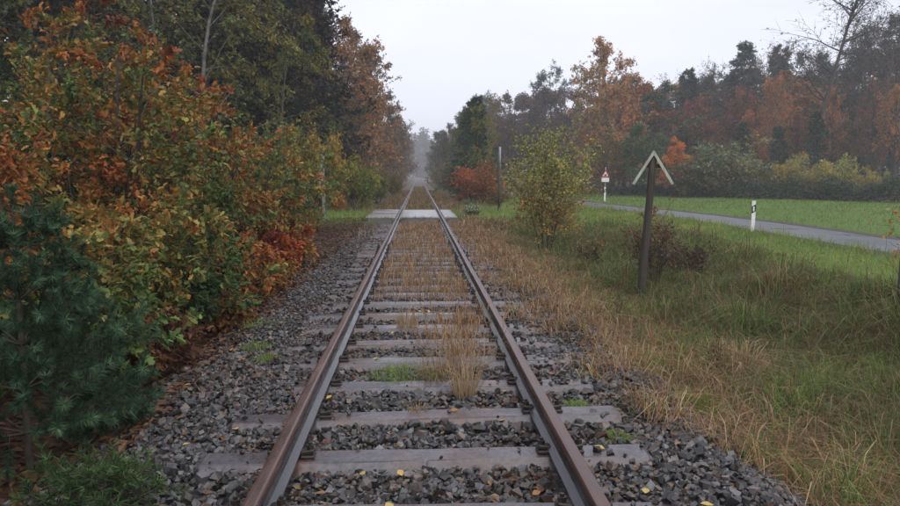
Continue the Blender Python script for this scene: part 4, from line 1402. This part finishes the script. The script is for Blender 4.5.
# single tufts between the rails
def tuft(x, y, h, r, n, label, cols, z=None, group=None, lean=.55, seed=0, w=.0045, name='grass_tuft', cat='grass tuft', heads=False):
    rg = np.random.default_rng(300+seed)
    z = float(gz(x, y)) if z is None else z
    root = thing(name, (x, y, z), label, cat, group)
    a = rg.random(n)*6.28; q = np.sqrt(rg.random(n))*r
    P = np.stack([np.cos(a)*q, np.sin(a)*q, np.full(n, -.02)], 1)
    hh = h*rg.beta(1.6, 1.7, n)*1.08*(1-.3*q/r) + .04
    V, F, T = blades(rg, P, hh, np.full(n, w)*rg.uniform(.6, 1.2, n), np.abs(rg.normal(.15, lean*1.15, n)), pick(rg, n, cols), dirs=a+rg.normal(0, .7, n))
    tag(part('blades', npmesh('blades', V, F, M['grass'], T), root), kind='stuff')
    if heads:
        m = n//3
        a = rg.random(m)*6.28; q = np.sqrt(rg.random(m))*r
        P = np.stack([np.cos(a)*q*1.4, np.sin(a)*q*1.4, h*rg.uniform(.55, 1.05, m)], 1)
        V, F, T = blades(rg, P, np.full(m, .09), np.full(m, .008), rg.uniform(.2, .9, m), pick(rg, m, [(.22, .12, .06), (.34, .22, .12)]))
        tag(part('seed_heads', npmesh('seed_heads', V, F, M['grass'], T), root), kind='stuff')
    return root
TAN = [(.22, .15, .08), (.36, .25, .14), (.50, .38, .23)]
tuft(.30, 4.98, .50, .08, 190, 'tallest straw coloured grass tuft standing between the rails', TAN, -.2, lean=.45, seed=1, w=.0038, heads=True)
tuft(.20, 5.45, .46, .24, 300, 'broad rusty grass tuft just behind the tallest tuft', RUSTY+TAN, -.2, lean=.65, seed=2, w=.0038, heads=True)
tuft(.40, 5.95, .44, .24, 260, 'russet grass tuft leaning to the right rail', TAN, -.2, lean=.7, seed=3, w=.0038, heads=True)
tuft(.22, 6.6, .40, .26, 260, 'feathery brown grass tuft between two sleepers', RUSTY+TAN, -.2, lean=.7, seed=4, w=.004, heads=True)
tuft(-.12, 5.5, .12, .26, 420, 'low fresh green grass patch between the rails', GRN, -.2, lean=1.1, seed=5)
tuft(-.16, 7.2, .42, .10, 170, 'thin straw tuft left of the russet tufts', TAN, -.2, lean=.35, seed=6)
tuft(-.05, 4.62, .10, .05, 60, 'tiny brown tuft on the ballast behind a sleeper', TAN, -.19, lean=.7, seed=7)
tuft(.48, 7.4, .40, .14, 260, 'small russet tuft close to the right rail', RUSTY, -.2, lean=.45, seed=8)
for k, (x, y, h, r) in enumerate(((-1.55, 6.6, .10, .12), (-1.75, 7.6, .14, .16), (-1.35, 6.1, .08, .08))):
    tuft(x, y, h, r, 130, ('small green weed by the ballast edge below the oak shrubs', 'wider green weed where ballast meets the leaf litter', 'tiny green weed among the grey stones')[k], GRN, float(gz(x, 5.0)), lean=1.0, seed=20+k, name='weed', cat='weed')
for k, (x, y) in enumerate(((1.05, 4.7), (1.15, 4.1))):
    tuft(x, y, .05, .07, 220, ('moss green patch on stones beside the right rail', 'bright moss clump beside the end of a sleeper')[k], GRN, float(gz(x, 5.0))+.01, lean=.9, seed=30+k, name='moss_clump', cat='moss')
tuft(2.05, 5.1, .26, .16, 320, 'lime green grass tuft at the edge of the right ballast', [(.10, .14, .03), (.17, .20, .05)], None, lean=.7, seed=34)
for k, (x, y, h, lab, cols) in enumerate(((4.6, 9.2, .42, 'dark green tussock low on the bank', DGRN), (5.6, 10.6, .40, 'brown tussock on the crest of the bank', RUSTY), (6.0, 9.0, .45, 'dense dark tussock below the edge of the turf', DGRN), (3.3, 7.2, .5, 'straw tussock in the hollow of the bank', TAN), (6.9, 11.4, .36, 'lush green tussock on the edge of the turf', GRN))):
    tuft(x, y, h, .3, 600, lab, cols, None, lean=.8, seed=40+k, name='grass_tussock', cat='tussock', w=.008)

# ------------------------------------------------------------------ leaf litter and fallen leaves
rg = np.random.default_rng(401)
n = 9000
x = -1.75 - np.abs(rg.normal(0, 1.1, n)); y = 2.2 + 22*rg.random(n)**1.3
t = pick(rg, n, [(.03, .017, .010), (.06, .032, .016), (.12, .055, .022), (.08, .032, .015)])
C = np.stack([x, y, gz(x, y)+.012+.02*rg.random(n)], 1)
D = rg.normal(0, 1, (n, 3)); D[:, 2] *= .25
o = part('leaf_litter', leaf_mesh('leaf_litter', [plain_leaf()], rg, C, D, rg.uniform(.05, .10, n), t, M['litter'], flat=.35))
tag(o, 'brown leaf litter under the oaks beside the ballast', 'leaf litter', kind='stuff')
n = 4500
x = rg.uniform(-2.2, 2.0, n); y = 2.4 + 20*rg.random(n)
t = pick(rg, n, [(.07, .032, .016), (.14, .07, .03), (.22, .13, .05)])
C = np.stack([x, y, gz(x, np.full(n, 5.0))+.02], 1)
D = rg.normal(0, 1, (n, 3)); D[:, 2] *= .3
keep = np.abs(np.abs(x)-.7525) > .1
o = part('scattered_leaves', leaf_mesh('scattered_leaves', [plain_leaf()], rg, C[keep], D[keep], rg.uniform(.025, .05, keep.sum()), t[keep], M['litter'], flat=.5))
tag(o, 'small brown leaves blown between the ballast stones', 'leaf litter', kind='stuff')
n = 1500
x = rg.uniform(5.5, 12, n); y = 7 + 30*rg.random(n)
keep = x < road_cx(y) - 1.4
x, y = x[keep], y[keep]; n = len(x)
D = rg.normal(0, 1, (n, 3)); D[:, 2] *= .3
o = part('turf_leaves', leaf_mesh('turf_leaves', [plain_leaf()], rg, np.stack([x, y, gz(x, y)+.09], 1), D, rg.uniform(.05, .09, n), pick(rg, n, [(.14, .07, .03), (.30, .20, .07)]), M['litter'], flat=.4))
tag(o, 'scattered fallen leaves caught in the green turf', 'leaf litter', kind='stuff')
leaf2 = plain_leaf()
V0 = np.array([(0, 0, 0), (.2, .2, .03), (.5, .34, .06), (.8, .2, .02), (1, 0, -.05), (.8, -.2, .03), (.5, -.34, .05), (.2, -.2, .02), (.5, 0, 0)])
F0 = np.array([(0, 1, 8), (1, 2, 8), (2, 3, 8), (3, 4, 8), (4, 5, 8), (5, 6, 8), (6, 7, 8), (7, 0, 8)])
YL = npmesh('fallen_leaf', V0 - np.array([.5, 0, 0]), [F0], M['litter'], np.ones((9, 3)))
spots = [(-.33, 3.62), (-.13, 3.62), (-.46, 4.05), (.55, 3.35), (.2, 4.55), (.35, 5.1), (-1.2, 5.25), (-1.1, 5.0), (-1.75, 3.75), (1.1, 3.35), (1.35, 3.2), (-.9, 3.1), (.05, 3.0), (-.4, 5.9), (.5, 4.4), (-.3, 7.4), (1.5, 4.0), (-1.4, 4.1)]
for k in range(22):
    spots.append((rg.uniform(-1.9, 1.8), rg.uniform(2.8, 8.5)))
for (x, y) in spots:
    if abs(abs(x)-.7525) < .1: x += .16
    yel = rg.random() < .65
    z = float(gz(x, 5.0)) + .028
    if np.min(np.abs(sleeper_y - y)) < .1 and abs(x) < 1.2: z = -.155
    l = part('fallen_leaf', YL, None, ((.42, .30, .09) if yel else (.26, .12, .045)), (x, y, z))
    l.scale = (rg.uniform(.04, .065),) * 3
    l.rotation_euler = (rg.normal(0, .25), rg.normal(0, .25), rg.random()*6)
    tag(l, 'pale yellow fallen leaf lying on the track bed' if yel else 'brown fallen leaf lying on the track bed', 'leaf', 'yellow leaves on the track bed' if yel else 'brown leaves on the track bed')

# ------------------------------------------------------------------ shrubs on the right bank
def leafy_shrub(name, x, y, h, spread, stems, leaves, leaf, cols_low, cols_high, label, seed, cat='shrub', lean=.5, mat='leaf', zmin=.1, twigs=6, r0=.010):
    rg = np.random.default_rng(seed)
    P = [dict(seg=6, wig=.07, up=.05, n=9, t0=.15, ang=(25, 55), ratio=.42, shape=lambda t: 1.2-.65*t, tip=.2, rr=.5),
         dict(seg=4, wig=.12, up=.05, n=twigs, t0=.2, ang=(25, 60), ratio=.45, tip=.3, rr=.55, rmin=.004),
         dict(seg=2, wig=.15, up=.02, tip=.5, rmin=.003)]
    sk = []
    for i in range(stems):
        a = i*2.4; le = rg.uniform(.1, 1)*lean
        grow(rg, P, (math.cos(a)*.1, math.sin(a)*.1, -.06), nrm(np.array([math.cos(a)*le, math.sin(a)*le, 1.0])), h*rg.uniform(.72, 1.02), r0*rg.uniform(.8, 1.3), 0, sk)
    root = thing(name, (x, y, float(gz(x, y))), label, cat)
    part('branches', wood_mesh('branches', sk, M['bark'], (5, 3, 3)), root)
    nt_ = sum(1 for s in sk if s[0] == 2)
    C, D = leaf_points(rg, sk, (2, 1), {2: max(1, leaves//nt_), 1: max(1, leaves//nt_//2)}, .15, .04)
    k = C[:, 2] > zmin*h
    C, D = C[k], D[k]
    n = len(C)
    hi = np.clip(C[:, 2]/h + rg.normal(0, .15, n), 0, 1)
    T = np.where((rg.random(n) < sstep(.35, .75, hi))[:, None], pick(rg, n, cols_high), pick(rg, n, cols_low))
    D2 = D*.5+rg.normal(0, .6, (n, 3)); D2[:, 2] -= .3
    tag(part('crown', leaf_mesh('crown', [plain_leaf()], rg, C, D2, leaf*rg.uniform(.7, 1.3, n), T*rg.normal(1, .15, (n, 1)).clip(.6, 1.5), M[mat], up_bias=.5), root), kind='stuff')
    return root
leafy_shrub('birch_bush', 3.16, 17.8, 2.95, .9, 12, 9000, .066, [(.20, .12, .05), (.32, .19, .06), (.40, .27, .075)], [(.14, .19, .05), (.26, .28, .075), (.38, .32, .085)],
            'young birch bush, green at the top and brown below, on the bank', 501, lean=.22, zmin=.14)
leafy_shrub('bramble_bush', 4.22, 12.6, 1.3, .6, 11, 700, .065, [(.06, .038, .026), (.10, .060, .038)], [(.20, .10, .05), (.15, .075, .042)],
            'dead brown bramble with copper leaves beside the roofed post', 502, lean=.38, zmin=.1)
leafy_shrub('bramble_bush', 5.1, 13.2, .75, .5, 9, 500, .06, [(.05, .03, .022), (.08, .045, .03)], [(.09, .05, .03), (.08, .06, .035)],
            'dark withered bramble on the crest of the bank', 503, lean=.6)
leafy_shrub('bramble_bush', 3.75, 15.5, .8, .5, 8, 700, .06, [(.03, .06, .02), (.06, .09, .03)], [(.14, .13, .04), (.2, .1, .04)],
            'green and yellow bramble in front of the birch bush', 504, lean=.6)
leafy_shrub('oak_sapling', 6.2, 8.4, 1.3, .3, 2, 50, .085, [(.24, .12, .04)], [(.38, .20, .06), (.34, .14, .05)],
            'thin sapling with a few orange leaves beside the dark post', 505, lean=.12, twigs=3, zmin=.45)
leafy_shrub('white_aster', 1.85, 25.0, .42, .4, 14, 700, .05, [(.06, .10, .03), (.08, .13, .04)], [(.45, .45, .42), (.10, .15, .05)],
            'clump of small whitish flowers at the edge of the crossing', 506, cat='flowers', lean=.8, r0=.004)
for k, (x, y, h) in enumerate(((2.75, 6.6, .55), (5.0, 9.6, .5), (2.4, 9.0, .5), (5.4, 12.0, .6))):
    leafy_shrub('dock_stalk', x, y, h, .1, 1, 160, .02, [(.05, .025, .018), (.07, .035, .022)], [(.06, .028, .02), (.09, .04, .025)],
                ('dark dead dock stalk rising from dry grass near the ballast', 'dark dead dock stalk among green tussocks', 'dead dock stalk in the rusty grass below the roofed post', 'dead dock stalk on the crest by the withered bramble')[k], 510+k, cat='dead plant', lean=.1, twigs=3, r0=.004)

# ------------------------------------------------------------------ posts and signs
M['old_paint'] = grain('peeling_paint', (.16, .15, .13), (.46, .46, .44), (.24, .25, .20))
# roofed wooden post
px_, py_ = 3.68, 11.63
z0 = float(gz(px_, py_))
root = thing('roofed_post', (px_, py_, z0), 'leaning wooden post with a small pitched roof of two pale boards', 'post', rz=R(-17.5))
H = 1.70 - z0
rgp = np.random.default_rng(601)
zs = np.linspace(-.3, H, 9)
V, F = tube_arr([(.15*z/H + .004*math.sin(z*5), 0, z) for z in zs], [.072 - .014*max(z, 0)/H for z in zs], 10)
V = V + rgp.normal(0, .003, V.shape)
nV = len(V)
part('post', npmesh('post', V, [F, np.array([list(range(nV-10, nV))])], M['wood_post'], None, True), root)
for sgn in (-1, 1):
    L, ang = .62, R(59)
    b_ = MB()
    th = .045
    c = np.array([.15 + sgn*(math.cos(ang)*L/2 - .008), 0, H + .07 - math.sin(ang)*L/2])
    b_.box(c, (L, .15, th), Euler((0, sgn*ang, 0)), bev=.004)
    part('roof_board', b_.mesh('roof_board', M['roof_board']), root)
b_ = MB().box((.15, 0, H-.16), (.30, .035, .06), bev=.004)
part('cross_brace', b_.mesh('cross_brace', M['wood_post']), root)

def delineator(x, y, rz, label, s=1.0):
    root = thing('delineator_post', (x, y, float(gz(x, y))), label, 'marker post', 'white delineator posts along the road', rz=rz)
    prof = [(-.06, -.045), (.06, -.045), (.045, .02), (0, .05), (-.045, .02)]
    def seg(z0, z1, grow_=0.0, slope=0.0, mat='white_paint', name='body'):
        V = []
        for z in (z0, z1):
            for (u, w) in prof:
                f_ = 1 + grow_
                V.append((u*f_, w*f_, z + (slope*(w) if z == z1 else 0)))
        n = len(prof)
        m_ = MB(); m_.add(np.array(V), [tuple(reversed(range(n))), tuple(range(n, 2*n))]+[(i, (i+1) % n, (i+1) % n+n, i+n) for i in range(n)])
        return part(name, m_.mesh(name, M[mat]), root)
    seg(-.1, 1.02, 0, -.8)
    # slanted black band with its reflector
    V = []
    for (zl, zr) in ((.62, .70), (.86, .94)):
        for (u, w) in prof:
            f_ = 1.05
            z = zl + (zr-zl)*(u+.06)/.12
            V.append((u*f_, w*f_, z))
    n = len(prof)
    m_ = MB(); m_.add(np.array(V), [tuple(reversed(range(n))), tuple(range(n, 2*n))]+[(i, (i+1) % n, (i+1) % n+n, i+n) for i in range(n)])
    part('black_band', m_.mesh('black_band', M['black_plastic']), root)
    r_ = MB().box((0, -.0495, .78), (.045, .008, .16), bev=.003)
    part('reflector', r_.mesh('reflector', M['reflector']), root)
    return root
delineator(11.3, 23.6, R(-18), 'white delineator post with black band on the near edge of the road')
delineator(13.55, 51.5, R(-10), 'white delineator post across the road below the triangular warning sign')

# triangular level crossing warning sign
sx_, sy_ = at(606, 58), 58
root = thing('warning_sign', (sx_, sy_, float(gz(sx_, sy_))), 'red and white triangular crossing sign above a white plate on a post', 'road sign', rz=R(-12))
zb = 1.72
part('post', MB().cyl((0, .03, -.2), (0, .03, zb+.85), .038, k=10).mesh('post', M['steel'], True), root)
def tri(s, y0, y1, name, mat, z):
    h = s*.866
    m_ = MB().prism([(-s/2, -h/3), (s/2, -h/3), (0, 2*h/3)], y0, y1, (0, 2, 1))
    return m_.mesh(name, mat)
t_ = part('triangle_plate', tri(.70, -.02, -.005, 'triangle_plate', M['red_paint'], 0), root, loc=(0, 0, zb+.24))
part('white_field', tri(.44, -.028, -.021, 'white_field', M['white_paint'], 0), t_)
m_ = MB()   # locomotive symbol
m_.box((0, -.031, -.05), (.20, .004, .07)); m_.box((.05, -.031, .01), (.08, .004, .06)); m_.box((-.06, -.031, .01), (.03, .004, .06))
for wx in (-.06, 0, .06):
    m_.cyl((wx, -.033, -.095), (wx, -.029, -.095), .024, k=10)
part('train_symbol', m_.mesh('train_symbol', M['black_plastic']), t_)
part('white_plate', MB().box((0, -.012, zb-.19), (.60, .014, .34), bev=.004).mesh('white_plate', M['white_paint']), root)
# small white marker further along the road
x_, y_ = at(581, 66), 66
root = thing('marker_post', (x_, y_, float(gz(x_, y_))), 'small white marker plate on a thin dark post by the far hedge', 'marker post')
part('post', MB().cyl((0, 0, -.2), (0, 0, 1.5), .03, k=8).mesh('post', M['wood_post'], True), root)
part('plate', MB().box((0, -.04, 1.38), (.34, .02, .26), bev=.004).mesh('plate', M['white_paint']), root)

# pole right of the crossing
x_, y_ = 4.22, 37.6
root = thing('wooden_pole', (x_, y_, float(gz(x_, y_))), 'slim grey pole with a pale top standing in grass past the crossing', 'pole')
part('pole', MB().cyl((0, 0, -.2), (.02, 0, 2.15), .075, .065, 10).mesh('pole', M['wood_post'], True), root)
part('pale_top', MB().cyl((.02, 0, 2.15), (.03, 0, 3.35), .066, .058, 10).mesh('pale_top', M['grey_post'], True), root)
part('side_board', MB().box((-.09, .0, 2.0), (.05, .10, 1.1), bev=.006).mesh('side_board', M['wood_post']), root)
# marker post left, among the bushes
x_, y_ = at(322, 23.5), 23.5
root = thing('marker_post', (x_, y_, float(gz(x_, y_))), 'weathered white board on a grey post among golden bushes', 'marker post')
part('post', MB().box((.05, .05, 1.05), (.09, .09, 2.4), bev=.008).mesh('post', M['grey_post']), root)
part('board', MB().box((-.01, -.02, 1.55), (.075, .03, 1.0), Euler((0, R(3), 0)), bev=.004).mesh('board', M['old_paint']), root)
part('cap', MB().box((.05, .05, 2.28), (.12, .12, .07), bev=.01).mesh('cap', M['wood_post']), root)
# dark post at the right on the bank
x_, y_ = 5.78, 8.2
root = thing('fence_post', (x_, y_, float(gz(x_, y_))), 'short dark wooden post standing on the grassy bank', 'post')
part('post', MB().cyl((0, 0, -.2), (0, 0, .64), .055, .05, 9).mesh('post', M['wood_post'], True), root)
part('cap', MB().cyl((0, 0, .64), (0, 0, .665), .05, .03, 9).mesh('cap', M['wood_post'], True), root)

# ------------------------------------------------------------------ haze
hb = MB().box((0, 715, 14.5), (1840, 1580, 34))
hm = bpy.data.materials.new('haze')
hm.use_nodes = True
hn = hm.node_tree
hn.nodes.clear()
pv = hn.nodes.new('ShaderNodeVolumePrincipled')
pv.inputs['Color'].default_value = (.94, .95, 1.0, 1)
pv.inputs['Density'].default_value = .0012
pv.inputs['Anisotropy'].default_value = .2
ho = hn.nodes.new('ShaderNodeOutputMaterial')
hn.links.new(pv.outputs[0], ho.inputs['Volume'])
tag(part('haze', hb.mesh('haze', hm)), 'thin autumn mist filling the air over the place', 'haze', kind='stuff')
